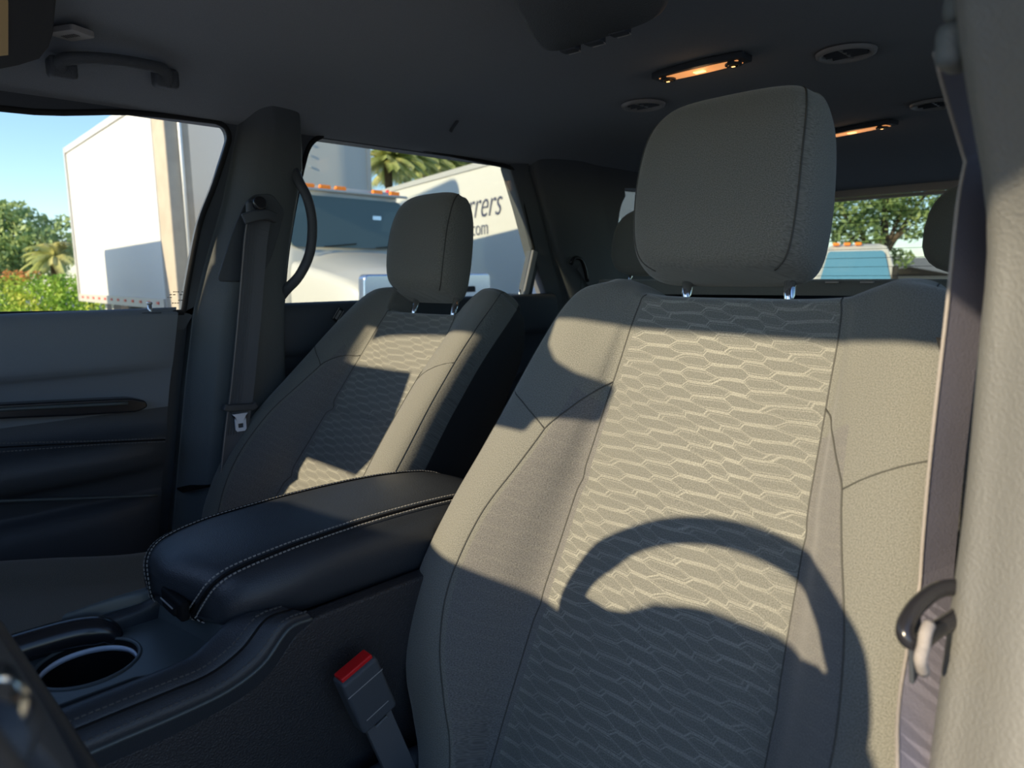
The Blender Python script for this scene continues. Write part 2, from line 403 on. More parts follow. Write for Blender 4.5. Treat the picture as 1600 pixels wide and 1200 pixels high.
# --- passenger B pillar trim
BL = [yz(*p, -.69) for p in [(373, 192), (366, 235), (346, 330), (322, 410), (304, 485), (291, 600), (277, 760), (268, 860)]]
BR = [yz(*p, -.675) for p in [(470, 262), (458, 330), (447, 400), (441, 470), (443, 600), (446, 750), (447, 860)]]
rows = []
for z in np.linspace(1.70, .82, 22):
    a = interp(BL, z); b = interp(BR, z)
    if z > 1.66: a = interp(BL, 1.66)-.01*(z-1.66)/.04
    fl = 0.0
    rows.append([(-.735, a), (-.700, a), (-.696, a+.002), (-.678, a+.012), (-.655+fl, a+.032), (-.644+fl, a+.05), (-.640+fl, (a+b)/2),
                 (-.644+fl, b-.02), (-.655, b-.006), (-.675, b), (-.735, b)])
G = np.array([[(x, y, z) for x, y in r] for r, z in zip(rows, np.linspace(1.70, .82, 22))])
G = np.array([cr(g, 4) for g in G])
bp_ = grid_mesh('trim_1', G, 'pillar', close_ring=False); struct(bp_)
# recessed belt height slot on it
def curve_px(pts, X, k=4): return cr(np.array([onX(*p, X) for p in pts]), k)
slot = MB(); pts = [yz(*p, -.640) for p in [(397, 303), (425, 303), (445, 330), (425, 400), (404, 440), (338, 440), (360, 370), (380, 320)]]
poly_prism(slot, rounded(pts, .012), 0, -.643, -.6375)
slot.build('belt_height_slider_plate', 'softblack', bp_, bevel=.002)
mb = MB(); p = onX(296, 765, -.645); mb.box((-.655, p[1]+.05, p[2]), (.03, .13, .004)); mb.build('lower_trim_joint', 'dark', bp_)

# --- window frame seals: tube sweeps following each opening
def seal(name, pts, X, r, m, parent=None, close=True):
    P = cr(np.array([(X, a, b) for a, b in pts]), 5, closed=close)
    mb = MB(); mb.tube(P, r, 8, closed=close); return mb.build(name, m, parent, smooth=True)
# front door: frame slab around the glass
def ring_slab(name, inner, outer, x0, x1, m, parent):
    """a flat frame between two outlines having the same number of points"""
    n = len(inner); v = []
    for X in (x0, x1):
        v += [(X, *p) for p in inner]+[(X, *p) for p in outer]
    f = []
    for i in range(n):
        j = (i+1) % n
        f += [(i, j, n+j, n+i), (2*n+i, 3*n+i, 3*n+j, 2*n+j), (i, 2*n+i, 2*n+j, j), (n+i, n+j, 3*n+j, 3*n+i)]
    mb = MB(); mb.add(v, f); return mb.build(name, m, parent)
def offset(pts, d, cy=None):
    P = np.array(pts); c = P.mean(0); out = []
    n = len(P)
    for i in range(n):
        t = P[(i+1) % n]-P[i-1]; t = t/np.linalg.norm(t); nn = np.array([t[1], -t[0]])
        if np.dot(nn, P[i]-c) < 0: nn = -nn
        out.append(tuple(P[i]+nn*d))
    return out

# door 1: front passenger door
d1 = empty('door_1', (-.70, -.6, .8)); tag(d1, 'black front passenger door with padded armrest and closed window', None, None, 'structure')
FWd = [tuple(q) for q in cr(np.array(FW), 3, closed=True)]
ring_slab('window_frame', FWd, offset(FWd, .035), -.722, -.698, 'softblack', d1)
seal('glass_seal', FW, -.697, .0055, 'rubber', d1)
RWd = [tuple(q) for q in cr(np.array(RW), 3, closed=True)]
# panel profile (x, z), swept along y; rear end rounded
pf = [(-.735, 1.287), (-.702, 1.290), (-.690, 1.291), (-.676, 1.286), (-.668, 1.270), (-.664, 1.235), (-.662, 1.195), (-.668, 1.180), (-.678, 1.168), (-.684, 1.14),
      (-.684, 1.115), (-.680, 1.08), (-.668, 1.062), (-.640, 1.050), (-.628, 1.040), (-.622, 1.022), (-.628, 1.004), (-.640, .99), (-.664, .975), (-.672, .95), (-.672, .935),
      (-.655, .925), (-.645, .910), (-.642, .88), (-.645, .80), (-.66, .66), (-.68, .58), (-.735, .56)]
pfa = cr(np.array(pf), 4)
yends = [(-1.3, 0), (-1.0, 0), (-.7, 0), (-.5, 0), (-.38, 0), (-.30, .35), (-.262, .75), (-.245, 1.0)]
rows = []
for y, k in yends:
    r = []
    for x, z in pfa:
        # towards the shut line the relief fades into a flat edge, and the edge leans with the pillar
        yy = y+(interp(BL, min(max(z, .84), 1.66))+.215)*max(0, (y+.6)/.36) if y > -.6 else y
        r.append((x*(1-k*.8)+k*.8*(-.685 if z < 1.28 else -.70) if x > -.73 else x, yy-.004, z))
    rows.append(r)
pn = grid_mesh('door_panel', np.array(rows), ['doorskin', 'softblack'], d1, close_ring=False, fmat=lambda i, j: 0 if pfa[j][1] > 1.10 else 1)
# satin pull bar
def xprof(z): return float(np.interp(-z, [-q[1] for q in pf], [q[0] for q in pf]))
bar = [onX(*p, -.656) for p in [(-200, 668), (0, 655), (120, 650), (215, 644), (232, 636), (228, 626), (205, 622), (120, 626), (0, 632), (-200, 643)]]
mb = MB(); poly_prism(mb, rounded([(p[1], p[2]) for p in bar], .008), 0, -.69, -.655); mb.build('pull_bar', 'gloss', d1, bevel=.004, seg=3)
ln = cr(np.array([onX(*p, -.653) for p in [(-150, 648), (0, 640), (120, 634), (200, 630)]]), 5)
mb = MB(); mb.tube(ln, .0035, 8); mb.build('pull_bar_ridge', 'console', d1, smooth=True)  # ridge coloured lighter to carry the highlight along the bar
for yy0, yy1 in (((-200, 718), (258, 690)), ((-200, 705), (258, 684))):
    P = cr(np.array([onX(*p, -.617) for p in [yy0, (0, yy0[1]-12), (150, yy1[1]+5), yy1]]), 8)
    dashes(P, (1, 0, .2)).build('stitching', 'darkstitch', d1)
P = cr(np.array([onX(*p, -.6175) for p in [(-200, 711), (0, 699), (150, 692), (258, 687)]]), 8)
mb = MB(); mb.tube(P, .0014, 6); mb.build('seam', 'dark', d1, smooth=True)
mb = MB()
for k, (a_, b_) in enumerate([(270, 290), (264, 296), (262, 270), (274, 297), (268, 292)]):
    p0 = onX(a_, 456+k*4.4, -.6995); p1 = onX(b_, 456+k*4.4, -.6995)
    for q in range(6):
        if (q+k) % 4 == 3: continue
        c_ = p0+(p1-p0)*(q+.5)/6; mb.box(c_, (.0006, abs(p1[1]-p0[1])/8, .0016))
mb.build('glass_print', 'dark', d1)
P = cr(np.array([onX(*p, -.641) for p in [(-200, 792), (0, 783), (150, 778), (246, 774)]]), 6)
mb_ = MB(); mb_.tube(P, .003, 8); mb_.build('pocket_edge', 'console', d1, smooth=True)
p = onX(235, 489, -.687); mb = MB(); mb.tube([(p[0], p[1], p[2]-.01), (p[0], p[1], p[2]+.017)], .0042, 14); mb.tube([(p[0], p[1], p[2]+.017), (p[0], p[1], p[2]+.021)], .0052, 14)
mb.build('lock_pin', 'metal', d1, smooth=True, autos=1)
mb = MB(); mb.box((p[0]+.002, p[1], p[2]), (.014, .035, .003)); mb.build('lock_pin_bezel', 'softblack', d1, bevel=.001)

# door 2: rear passenger door
d2 = empty('door_2', (-.70, .3, .8)); tag(d2, 'black rear passenger door behind the front seat', None, None, 'structure')
ring_slab('window_frame', RWd, offset(RWd, .035), -.722, -.698, 'softblack', d2)
seal('glass_seal', RW, -.697, .0055, 'rubber', d2)
rows = [[(x, y, z) for x, z in pfa] for y in (interp(BR, 1.28)-.01, .3, .6, .80, .86)]
grid_mesh('door_panel', np.array(rows), 'softblack', d2, close_ring=False)
a = onX(817, 465, -.693); b = onX(833, 392, -.693)
mb = MB(); mb.sweep([(-.693, a[1]+.006, a[2]), (-.693, b[1]+.006, b[2])], [(-.01, -.004), (.01, -.004), (.01, .006), (-.01, .006)], (0, 1, .2)); mb.build('window_divider', 'ring', d2, bevel=.002)
p = onX(812, 462, -.69); mb = MB(); mb.tube([(p[0], p[1], p[2]-.01), (p[0], p[1], p[2]+.018)], .0035, 12); mb.build('lock_pin', 'metal', d2, smooth=True)
# C pillar and rear quarter
CL = [yz(*p, -.69) for p in [(800, 262), (820, 330), (836, 392), (846, 430), (858, 466), (870, 560)]]
rows = []
zs = np.linspace(1.70, .9, 16)
for z in zs:
    a = interp(CL, z)-.002; b = a+.13
    rows.append([(-.735, a), (-.700, a), (-.694, a+.004), (-.688, a+.03), (-.684, a+.062), (-.690, a+.068), (-.690, a+.074), (-.672, a+.080), (-.662, a+.10), (-.655, a+.16), (-.650, a+.26), (-.655, a+.34)])
G = np.array([[(x, y, z) for x, y in r] for r, z in zip(rows, zs)]); G = np.array([cr(g, 3) for g in G])
struct(grid_mesh('trim_2', G, 'plastic', close_ring=False))
# rear side wall with the quarter window
QW = [(1.150, 1.46), (1.152, 1.54), (1.185, 1.60), (1.25, 1.630), (1.95, 1.60), (2.05, 1.36), (1.30, 1.34), (1.18, 1.37)]
QWd = [tuple(q) for q in cr(np.array(QW), 3, closed=True)]
outer = []
for (y, z) in QWd:
    cy, cz = 1.58, 1.49; dy, dz_ = y-cy, z-cz
    k = min((.62 if dy < 0 else .75)/max(abs(dy), 1e-6), (.26 if dz_ > 0 else .6)/max(abs(dz_), 1e-6)); outer.append((cy+dy*k, cz+dz_*k))
struct(ring_slab('wall_right', QWd, outer, -.735, -.655, 'plastic', None))
gl = MB(); poly_prism(gl, QWd, 0, -.712, -.708); struct(gl.build('window_3', 'reartint'))
mb = MB(); mb.box((-.70, 1.45, .75), (.07, 1.7, .5)); struct(mb.build('baseboard_right', 'plastic', bevel=.01))
mb = MB(); mb.box((-.727, .5, .90), (.014, 3.7, .75)); struct(mb.build('wall_right', 'softblack'))
# driver side: B pillar beside the camera, rear door, quarter
mb = MB(); mb.box((.71, 1.15, .88), (.05, 2.45, .80)); struct(mb.build('wall_left', 'plastic', bevel=.01))
mb = MB(); poly_prism(mb, [(1.1, 1.27), (1.25, 1.70), (1.1, 1.70), (.92, 1.70), (.80, 1.27)], 0, .69, .735); poly_prism(mb, [(2.0, 1.27), (2.2, 1.27), (2.2, 1.70), (1.9, 1.70)], 0, .69, .735)
struct(mb.build('trim_4', 'plastic'))
gl = MB(); poly_prism(gl, [(.0, 1.28), (2.1, 1.28), (2.1, 1.66), (.0, 1.66)], 0, .718, .722); struct(gl.build('window_5', 'reartint'))
mb = MB(); poly_prism(mb, [(-1.0, 1.655), (2.3, 1.655), (2.3, 1.80), (-1.0, 1.80)], 0, .70, .74); poly_prism(mb, [(-1.0, 1.655), (2.3, 1.655), (2.3, 1.80), (-1.0, 1.80)], 0, -.74, -.70)
struct(mb.build('trim_5', 'softblack'))
# tailgate: header, pillars, glass, lower panel
YR = 2.33
mb = MB(); mb.box((0, YR, 1.735), (1.42, .08, .13)); struct(mb.build('wall_rear', 'headliner', bevel=.01))
mb = MB()
mb.box((0, YR-.04, 1.662), (1.16, .03, .030)); mb.box((0, YR-.02, 1.640), (1.14, .03, .012))
struct(mb.build('trim_6', 'tan', bevel=.003))
mb = MB(); mb.box((.64, YR, 1.45), (.16, .08, .5)); mb.box((-.64, YR, 1.45), (.16, .08, .5)); mb.box((0, YR, .95), (1.42, .08, .72)); struct(mb.build('trim_7', 'plastic', bevel=.01))
gl = MB(); gl.box((0, YR, 1.475), (1.16, .005, .36)); struct(gl.build('window_4', 'reartint'))
mb = MB()
for k in range(9): mb.box((0, YR-.004, 1.33+k*.036), (1.10, .001, .0016))
struct(mb.build('window_4_defroster', 'dark'))
# windscreen surround ahead of the seats (out of frame; it shapes the sunlight)
HY, HZ = -.93, 1.645
mb = MB(); mb.box((0, HY-.03, HZ+.054), (1.42, .10, .08)); struct(mb.build('trim_8', 'headliner', bevel=.008))
mb = MB()
for s in (-1, 1): mb.sweep([(s*.70, -.95, 1.66), (s*.74, -1.25, 1.42), (s*.76, -1.60, 1.18)], [(-.05, -.04), (.05, -.04), (.05, .04), (-.05, .04)], (1, 0, 0))
struct(mb.build('trim_9', 'plastic', bevel=.01))
gl = MB(); gl.add([(-.68, -.97, 1.66), (.68, -.97, 1.66), (.74, -1.62, 1.17), (-.74, -1.62, 1.17)], [(0, 1, 2, 3)]); struct(gl.build('window_6', 'glass'))

# ================================================================== FRONT SEATS
def seat_surface(wing=0.0):
    # half-profile columns: 0 centre .. 9 back centre ; tables over v (0 bottom .. 1 top)
    V  = [-.30, -.12, -.03, .04, .14, .26, .41, .54, .63, .74, .84, .92, .975, 1.0]
    wi = [.150, .150, .150, .150, .149, .147, .142, .138, .134, .131, .128, .126, .123, .120]
    wp = [.150, .155, .165, .185, .210, .222, .212, .190, .176, .165, .160, .157, .152, .148]
    pp = [.050, .055, .062, .070, .078, .080, .074, .058, .046, .032, .020, .012, .004, -.004]
    wc = [.200, .215, .240, .262, .280, .286, .276, .262, .254, .246, .240, .234, .222, .200]
    pc = [.040, .050, .060, .070, .076, .078, .070, .060, .052, .042, .030, .018, .005, -.012]
    rows = []
    for i, v in enumerate(V):
        T = [.545, .545, .548, .562, .578, .584, .575, .565, .562, .555]
        ws = wc[i]+.008; wb = wc[i]-.01
        wg = wing
        cols = [(0, -.004), (wi[i]*.62, -.003), (wi[i], 0), ((wi[i]+wp[i])/2, pp[i]*.55+.002), (wp[i], pp[i]), ((wp[i]+wc[i])/2, (pp[i]+pc[i])/2+.008),
                (wc[i], pc[i]-.004), (ws, pc[i]-.050), (wb+.006, -.090), (wb*.85, -.138), (0, -.150)]
        T = [.548, .548, .550, .555+wg*.5, .564+wg, .571+wg, .571+wg, .566+wg, .564+wg, .556, .552]
        rows.append([(x, v*t, p) for (x, p), t in zip(cols, T)])
    # roll over the top
    last = rows[-1]; mid = -.070
    for (du, kp, kx) in ((.010, .78, .985), (.016, .40, .955), (.017, .05, .93)):
        rows.append([(x*kx, u+du, mid+(p-mid)*kp) for x, u, p in last])
    H = np.array(rows)                                   # (rows, 11, 3) half
    L = H[:, ::-1][:, :-1] * np.array([-1, 1, 1])        # mirrored: back centre .. near centre
    full = np.concatenate([L, H[:, :-1]], 1)             # closed ring starting at the back centre
    return full
SEAT = seat_surface()
SEAT_P = seat_surface(.040)
KR, KC = 8, 6
def dense(SE, dk=1.0):
    SD = np.array([cr(r, KC, closed=True) for r in SE]); SD = cr(SD, KR)
    # soft dents of the cross seams
    for u0, dpt, sg in ((.312, .004*dk, .010), (.152, .004*dk, .010)):
        x, u, p = SD[..., 0], SD[..., 1], SD[..., 2]
        front = (p > -.03)
        SD[..., 2] -= np.where(front, dpt*np.exp(-((u-u0)/sg)**2)*np.clip((.17-np.abs(x))/.03, 0, 1), 0)
    return SD
SD_D, SD_P = dense(SEAT), dense(SEAT_P, 2.2)
SD_P[..., 0] *= .935
NC = SEAT.shape[1]
def colidx(k): return k*KC     # dense index of key column k
# keys: centre is key 10; insert seam keys 8/12, panel seam 6/14, crest 4/16
def seat_fmat(i, j):
    k = j/KC
    v = i/KR
    d = abs(k-10)
    if d < 2: return 0
    if d < 4: return 1 if v < 9 else 2
    if d < 7: return 2
    return 3
def to_world(S, Hn, rake, X0):
    up = np.array([0, math.sin(rake), math.cos(rake)]); nf = np.array([0, -math.cos(rake), math.sin(rake)])
    return np.array([X0, Hn[0], Hn[1]]) + S[..., 0:1]*np.array([1, 0, 0]) + S[..., 1:2]*up + S[..., 2:3]*nf

def superblock(w, h, d, kx=.5, n=10, m=16, ex=4.0, ez=4.0):
    """rounded cushion block in (x, u, p)"""
    rows = []
    for i in range(m+1):
        a = -PI/2+PI*i/m
        cu = abs(math.cos(a))**(2/ez); su = math.copysign(abs(math.sin(a))**(2/ez), a)
        ring = []
        for j in range(4*n):
            b = 2*PI*j/(4*n)
            cb = math.copysign(abs(math.cos(b))**(2/ex), math.cos(b)); sb = math.copysign(abs(math.sin(b))**(2/ex), math.sin(b))
            ring.append((w/2*cb*cu, h/2*su, d/2*sb*cu))
        rows.append(ring)
    return np.array(rows)

def make_seat(label, X0, Hn, rake, SD, cushion=True, hr=None):
    root = empty('front_seat', (X0, Hn[0]-.1, .56), label, 'car seat')
    W = to_world(SD, Hn, rake, X0)
    uv = np.stack([SD[..., 0]+X0, np.cumsum(np.concatenate([np.zeros((1, SD.shape[1])), np.linalg.norm(np.diff(SD, axis=0), axis=2)], 0), 0)], -1)
    uv[..., 0] *= 1.0
    uv[..., 1] = SD[..., 1]
    uv[..., 0] += np.sign(SD[..., 0])*np.minimum(0, SD[..., 2])
    back = grid_mesh('backrest', W, ['insert', 'panel', 'cloth', 'seatback'], root, fmat=seat_fmat, uv=uv)
    nf = np.array([0, -math.cos(rake), math.sin(rake)])
    def seam_col(key, i0, i1, r=.0012, off=.0):
        P = [W[i, colidx(key)]+nf*off for i in range(i0, i1)]
        mb = MB(); mb.tube(P, r, 6); return mb.build('seam', 'seam', back, smooth=True)
    top = len(V_)*KR if False else 13*KR+2
    for k in (8, 12): seam_col(k, 0, top+2, .0009)
    for k in (4, 16): seam_col(k, 0, top+6, .0008)
    for s in (6, 14):
        # the shaped panel seam runs into the insert seam under the shoulder
        P = []
        for i in range(0, 8*KR+1):
            P.append(W[i, colidx(s)]+nf*.0003)
        j1 = colidx(s); j2 = colidx(8 if s == 6 else 12); n = 12
        for q in range(1, n+1):
            i = 8*KR+q; jj = j1+(j2-j1)*(q/n)**1.5; a = int(math.floor(jj)); f = jj-a
            P.append(W[i, a]*(1-f)+W[i, min(a+1, SD.shape[1]-1)]*f+nf*.0006)
        mb = MB(); mb.tube(P, .0009, 6); mb.build('seam', 'seam', back, smooth=True)
        # short diagonal seam out to the edge of the shoulder
        P = []
        j3 = colidx(4 if s == 6 else 16); n = 5
        for q in range(0, n+1):
            i = 8*KR+q; jj = j1+(j3-j1)*q/n; a = int(math.floor(jj)); f = jj-a
            P.append(W[i, a]*(1-f)+W[i, min(a+1, SD.shape[1]-1)]*f+nf*.0006)
        mb = MB(); mb.tube(P, .0008, 6); mb.build('seam', 'seam', back, smooth=True)
    # side seam of the backrest shell
    for key in (3, 17):
        P = [W[i, colidx(key)] for i in range(3*KR, 12*KR)]
        mb = MB(); mb.tube(P, .0007, 6); mb.build('seam', 'seam', back, smooth=True)
    # headrest
    hb, hp, tilt, hk, hx, hz = hr
    rows = []
    for u, w, pf, pb in ((0, .080, .030, -.018), (.002, .098, .042, -.030), (.010, .117, .053, -.042), (.030, .127, .060, -.050), (.07, .131, .063, -.052), (.115, .130, .061, -.052),
                         (.155, .126, .053, -.050), (.182, .118, .041, -.048), (.202, .106, .025, -.044), (.213, .088, .008, -.036), (.216, .060, -.005, -.026)):
        h = [(0, pf), (.45*w, pf-.001), (.74*w, pf-.005), (.87*w, pf-.013), (.96*w, pf-.030), (1.0*w, (pf+pb)/2-.005), (.96*w, pb+.014), (.80*w, pb+.002), (.4*w, pb)]
        ring = h+[(0, pb)]+[(-a, b) for a, b in h[:0:-1]]
        rows.append([(a*hk+hx, u*hz+hb, b*(1 if b > 0 else .62)+hp+tilt*u) for a, b in ring])
    S = np.array([cr(np.array(r), 4, closed=True) for r in rows]); S = cr(S, 4)
    HW = to_world(S, Hn, rake, X0)
    uvh = np.stack([S[..., 0]+S[..., 2], S[..., 1]], -1)
    head = grid_mesh('headrest', HW, ['cloth'], root, uv=uvh)
    # seams where the face panel meets the side panels
    n4 = 40
    for j in (12, 60):
        P = [HW[i, j]+nf*.0002 for i in range(4, 38)]
        mb = MB(); mb.tube(P, .0012, 6); mb.build('seam', 'seam', head, smooth=True)
    for s in (-1, 1):
        b0 = np.array([s*.067-.022, .545, -.055]); b1 = np.array([s*.067-.030, hb+.02, hp-.0])
        P = to_world(np.array([b0, b1]), Hn, rake, X0)
        mb = MB(); mb.tube(P, .0065, 16); mb.build('headrest_post', 'chrome', root, smooth=True)
        g0, g1 = to_world(np.array([[s*.067-.022, .535, -.055], [s*.067-.022, .566, -.055]]), Hn, rake, X0)
        mb = MB(); mb.tube([g0, g1], .019, 20); mb.build('post_guide', 'softblack', root, bevel=.004)
    if cushion:
        rows = []
        yb, yf = Hn[0]+.02, Hn[0]-.50
        for i, (k, zt, wx) in enumerate([(0, .0, .24), (.15, .005, .255), (.4, .015, .265), (.65, .045, .27), (.85, .068, .265), (.95, .065, .255), (1.0, .035, .24), (1.01, -.06, .23)]):
            y = yb+(yf-yb)*k; z = Hn[1]-.02+zt
            wx -= .035 if X0 < 0 else .095; z -= 0 if X0 < 0 else .05; rows.append([(-wx, z-.11), (-wx-.01, z-.04), (-wx+.02, z+.022), (-wx+.08, z+.018), (-wx+.12, z), (0, z-.004), (wx-.12, z), (wx-.08, z+.018), (wx-.02, z+.022), (wx+.01, z-.04), (wx, z-.11), (0, z-.12)])
            rows[-1] = [(X0+a, y, b) for a, b in rows[-1]]
        G = np.array([cr(np.array(r), 4, closed=True) for r in rows]); G = cr(G, 5)
        uvc = G[..., :2].copy()
        grid_mesh('seat_cushion', G, ['cloth'], root, uv=uvc)
        mb = MB(); mb.box((X0, (yb+yf)/2+.02, Hn[1]-.19), (.46, .42, .13)); mb.build('seat_base', 'softblack', root, bevel=.02)
        mb = MB()
        for s in (-1, 1): mb.box((X0+s*.20, (yb+yf)/2, .545), (.04, .46, .03))
        mb.box((X0, (yb+yf)/2, .59), (.36, .36, .08))
        mb.build('seat_rail', 'softblack', root, bevel=.004)
    return root, W, back
V_ = []
R1, R2 = math.radians(24.5), math.radians(36.6)
drv, DW, dback = make_seat('large grey cloth driver seat in sunlight with curved wheel shadow across it', .37, (-.235, .82), R1, SD_D, hr=(.590, -.046, .32, .925, -.045, .99))
pas, PW, pback = make_seat('grey cloth passenger seat reclined beyond the armrest', -.383, (-.205, .833), R2, SD_P, hr=(.604, -.032, .46, .86, -.053, .92))
# recliner side cover and latch strap on the seat
def seat_pt(x, u, p, who=0):
    Hn, r, X0 = ((-.235, .82), R1, .37) if who == 0 else ((-.205, .833), R2, -.383)
    return Vector(to_world(np.array([x, u, p]), Hn, r, X0))
P = [Vector(onX(*p, X)) for p, X in [((1462, 527), .600), ((1490, 560), .622), ((1480, 592), .606)]]
mb = MB(); o3 = Vector((.004, .002, 0)); mb.add(P+[p+o3 for p in P], [(0, 1, 2), (3, 5, 4), (0, 3, 4, 1), (1, 4, 5, 2), (2, 5, 3, 0)]); mb.build('fabric_tag', 'rubber', dback)
# airbag tag on the outer edge of the passenger seat
c0 = seat_pt(-.262, .520, .020, 1)
up1 = Vector((0, math.sin(R2), math.cos(R2))); nf1 = Vector((0, -math.cos(R2), math.sin(R2)))
R = Matrix((up1, nf1, Vector((1, 0, 0)))).transposed()
mb = MB(); mb.box(c0, (.034, .016, .0016), R); tg = mb.build('airbag_tag', 'rubber', pback)
mb = MB()
for sgn in (-1, 1): mb.box(c0+nf1*sgn*.0065+Vector((.001, 0, 0)), (.030, .0008, .0018), R)
for k in range(-5, 5): mb.box(c0+up1*(k*.0023+.001)+Vector((.0012, 0, 0)), (.0012, .006, .0012), R)
mb.build('tag_lettering', 'mic', tg)
# ================================================================== REAR BENCH
def bench():
    root = empty('rear_bench', (0, 1.05, .56), 'black second row bench behind the front seats', 'rear seat')
    rows = []
    xs = [-.60, -.56, -.40, -.2, 0, .2, .40, .56, .60]
    for k, (u, th) in enumerate([(0, .10), (.2, .11), (.4, .10), (.50, .07), (.515, .03), (.516, .0)]):
        z = .82+u*.99; y = .87+u*.18
        rows.append([(x*(1-.03*(u > .49)), y-th*.5*(1-(abs(x) > .58)*.8), z) for x in xs]+[(x*(1-.03*(u > .49)), y+th*.5*(1-(abs(x) > .58)*.8), z) for x in xs[::-1]])
    G = np.array([cr(np.array(r), 3, closed=True) for r in rows]); G = cr(G, 4)
    grid_mesh('backrest', G, ['cloth'], root, uv=G[..., [0, 2]].copy())
    mb = MB(); mb.box((0, .70, .74), (1.2, .5, .18)); o = mb.build('seat_cushion', 'cloth', root, bevel=.04, seg=4); uv_box(o)
    mb = MB()
    mb.box((0, .75, .60), (1.1, .4, .12)); mb.build('seat_base', 'softblack', root, bevel=.01)
    for X0, yy in ((.415, .985), (-.42, .985)):
        S = superblock(.245, .195, .10, ex=3, ez=3, n=8, m=14); t = S[..., 1]/.19+.5
        S[..., 0] *= 1.02-.22*np.clip(t-.3, 0, 1)**1.5
        W = np.stack([S[..., 0]+X0, S[..., 2]+yy+.1*S[..., 1], S[..., 1]+1.437], -1)
        h = grid_mesh('headrest', W, ['cloth'], root, uv=S[..., :2].copy())
        for s in (-1, 1):
            mb = MB(); mb.tube([(X0+s*.06, yy-.02, 1.30), (X0+s*.06, yy, 1.37)], .006, 10); mb.build('headrest_post', 'chrome', root, smooth=True)
    for px_ in (1300, 1355):
        p = onY(px_, 441, .925); mb = MB(); mb.box((p[0], p[1], p[2]), (.03, .006, .004)); mb.build('release_strap', 'ring', root, bevel=.001)
    return root
bench()

# ================================================================== CENTRE CONSOLE
cons = empty('center_console', (0, -.35, .53), 'black centre console with padded armrest and cup holder between the front seats', 'console')
# armrest lid: rounded block, rows along y
def lid():
    rows = []
    st = [(-.512, .60, .74, 1.018, .992), (-.510, .68, .80, 1.027, .988), (-.505, .76, .85, 1.035, .986), (-.496, .84, .90, 1.042, .984), (-.482, .91, .94, 1.047, .982), (-.455, .965, .98, 1.052, .980),
          (-.41, 1.0, 1.0, 1.056, .979), (-.30, 1.02, 1.0, 1.059, .977), (-.18, 1.0, 1.0, 1.056, .976), (-.09, .93, .95, 1.044, .976), (-.05, .80, .85, 1.02, .98), (-.035, .6, .6, 1.005, .985)]
    for y, kl, kr_, zt, zb in st:
        q = min(1, (zt-zb)/.07); w = .107
        ring = [(0, zt+.003), (-.62*w, zt-.001*q), (-.88*w, zt-.011*q), (-1.0*w, zt-.030*q), (-1.0*w, zb+.022*q), (-.95*w, zb+.006*q), (-.8*w, zb), (0, zb), (.8*w, zb), (.95*w, zb+.006*q), (1.0*w, zb+.022*q), (1.0*w, zt-.030*q), (.88*w, zt-.011*q), (.62*w, zt-.001*q)]
        sk = .36*min(1, max(0, (-.28-y)/.16))
        rows.append([(a*(kl if a < 0 else kr_)-.022, y+sk*max(0, a*kr_), b) for a, b in ring])
    G = np.array([cr(np.array(r), 5, closed=True) for r in rows]); return cr(G, 5)
GL = lid()
lidm = grid_mesh('armrest_lid', GL, 'vinyl', cons)
# seam with a stitch line on each side, over both top edges and down the front
NCL = GL.shape[1]
def lid_normals():
    du = np.roll(GL, -1, 1)-np.roll(GL, 1, 1); dv = np.gradient(GL, axis=0); N = np.cross(du, dv); N /= np.linalg.norm(N, axis=2)[..., None]+1e-9
    c = GL.mean((0, 1)); 
    if np.sum(N*(GL-c)) < 0: N = -N
    return N
NL = lid_normals()
for sg, jt, jb in ((1, 13*5-2, 8*5-2), (-1, 1*5+2, 6*5+2)):
    idx = [(i, jb) for i in range(10, -1, -2)]+[(i, jt) for i in range(0, GL.shape[0]-6, 2)]
    base = [GL[i, j] for i, j in idx]; nnn = [NL[i, j] for i, j in idx]
    base = np.array(base); nnn = np.array(nnn); cl = np.concatenate([[0], np.cumsum(np.linalg.norm(np.diff(base, axis=0), axis=1))]); tt = np.linspace(0, cl[-1], 150)
    base = np.stack([np.interp(tt, cl, base[:, k]) for k in range(3)], 1); nnn = np.stack([np.interp(tt, cl, nnn[:, k]) for k in range(3)], 1)
    for _ in range(3):
        base[1:-1] = (base[:-2]+2*base[1:-1]+base[2:])/4; nnn[1:-1] = (nnn[:-2]+2*nnn[1:-1]+nnn[2:])/4
    nn = [Vector(p).normalized() for p in nnn]; base = [Vector(p)+q*.0012 for p, q in zip(base, nn)]
    mb = MB(); mb.tube([p+n_.normalized()*.0004 for p, n_ in zip(base, nn)], .0018, 6); mb.build('seam', 'dark', lidm, smooth=True)
    for off in (-.0055, .0055):
        pth = []
        for i, p in enumerate(base):
            t = (base[min(i+1, len(base)-1)]-base[max(i-1, 0)]).normalized(); sdv = t.cross(nn[i]).normalized()
            pth.append(p+sdv*off+nn[i].normalized()*(.0008 if True else 0))
        dashes(pth, nn, step=.0050, ln=.0032, w=.0006, h=.0006).build('stitching', 'stitch', lidm)
lc = Vector(onX(290, 913, -.012)); print('latch', lc); lc = Vector((-.004, -.5105, 1.006))
mb = MB(); mb.box(lc+Vector((0, .004, -.006)), (.060, .010, .022)); mb.build('latch_recess', 'dark', lidm, bevel=.003)
mb = MB(); mb.box(lc+Vector((.002, -.001, -.008)), (.036, .008, .010)); lt = mb.build('latch', 'dark', lidm, bevel=.003)
mb = MB(); mb.box(lc+Vector((.002, -.0055, -.002)), (.036, .0010, .0012)); mb.build('latch_edge', 'trim', lt)  # bright strip stands in for light on the edge of the latch slot
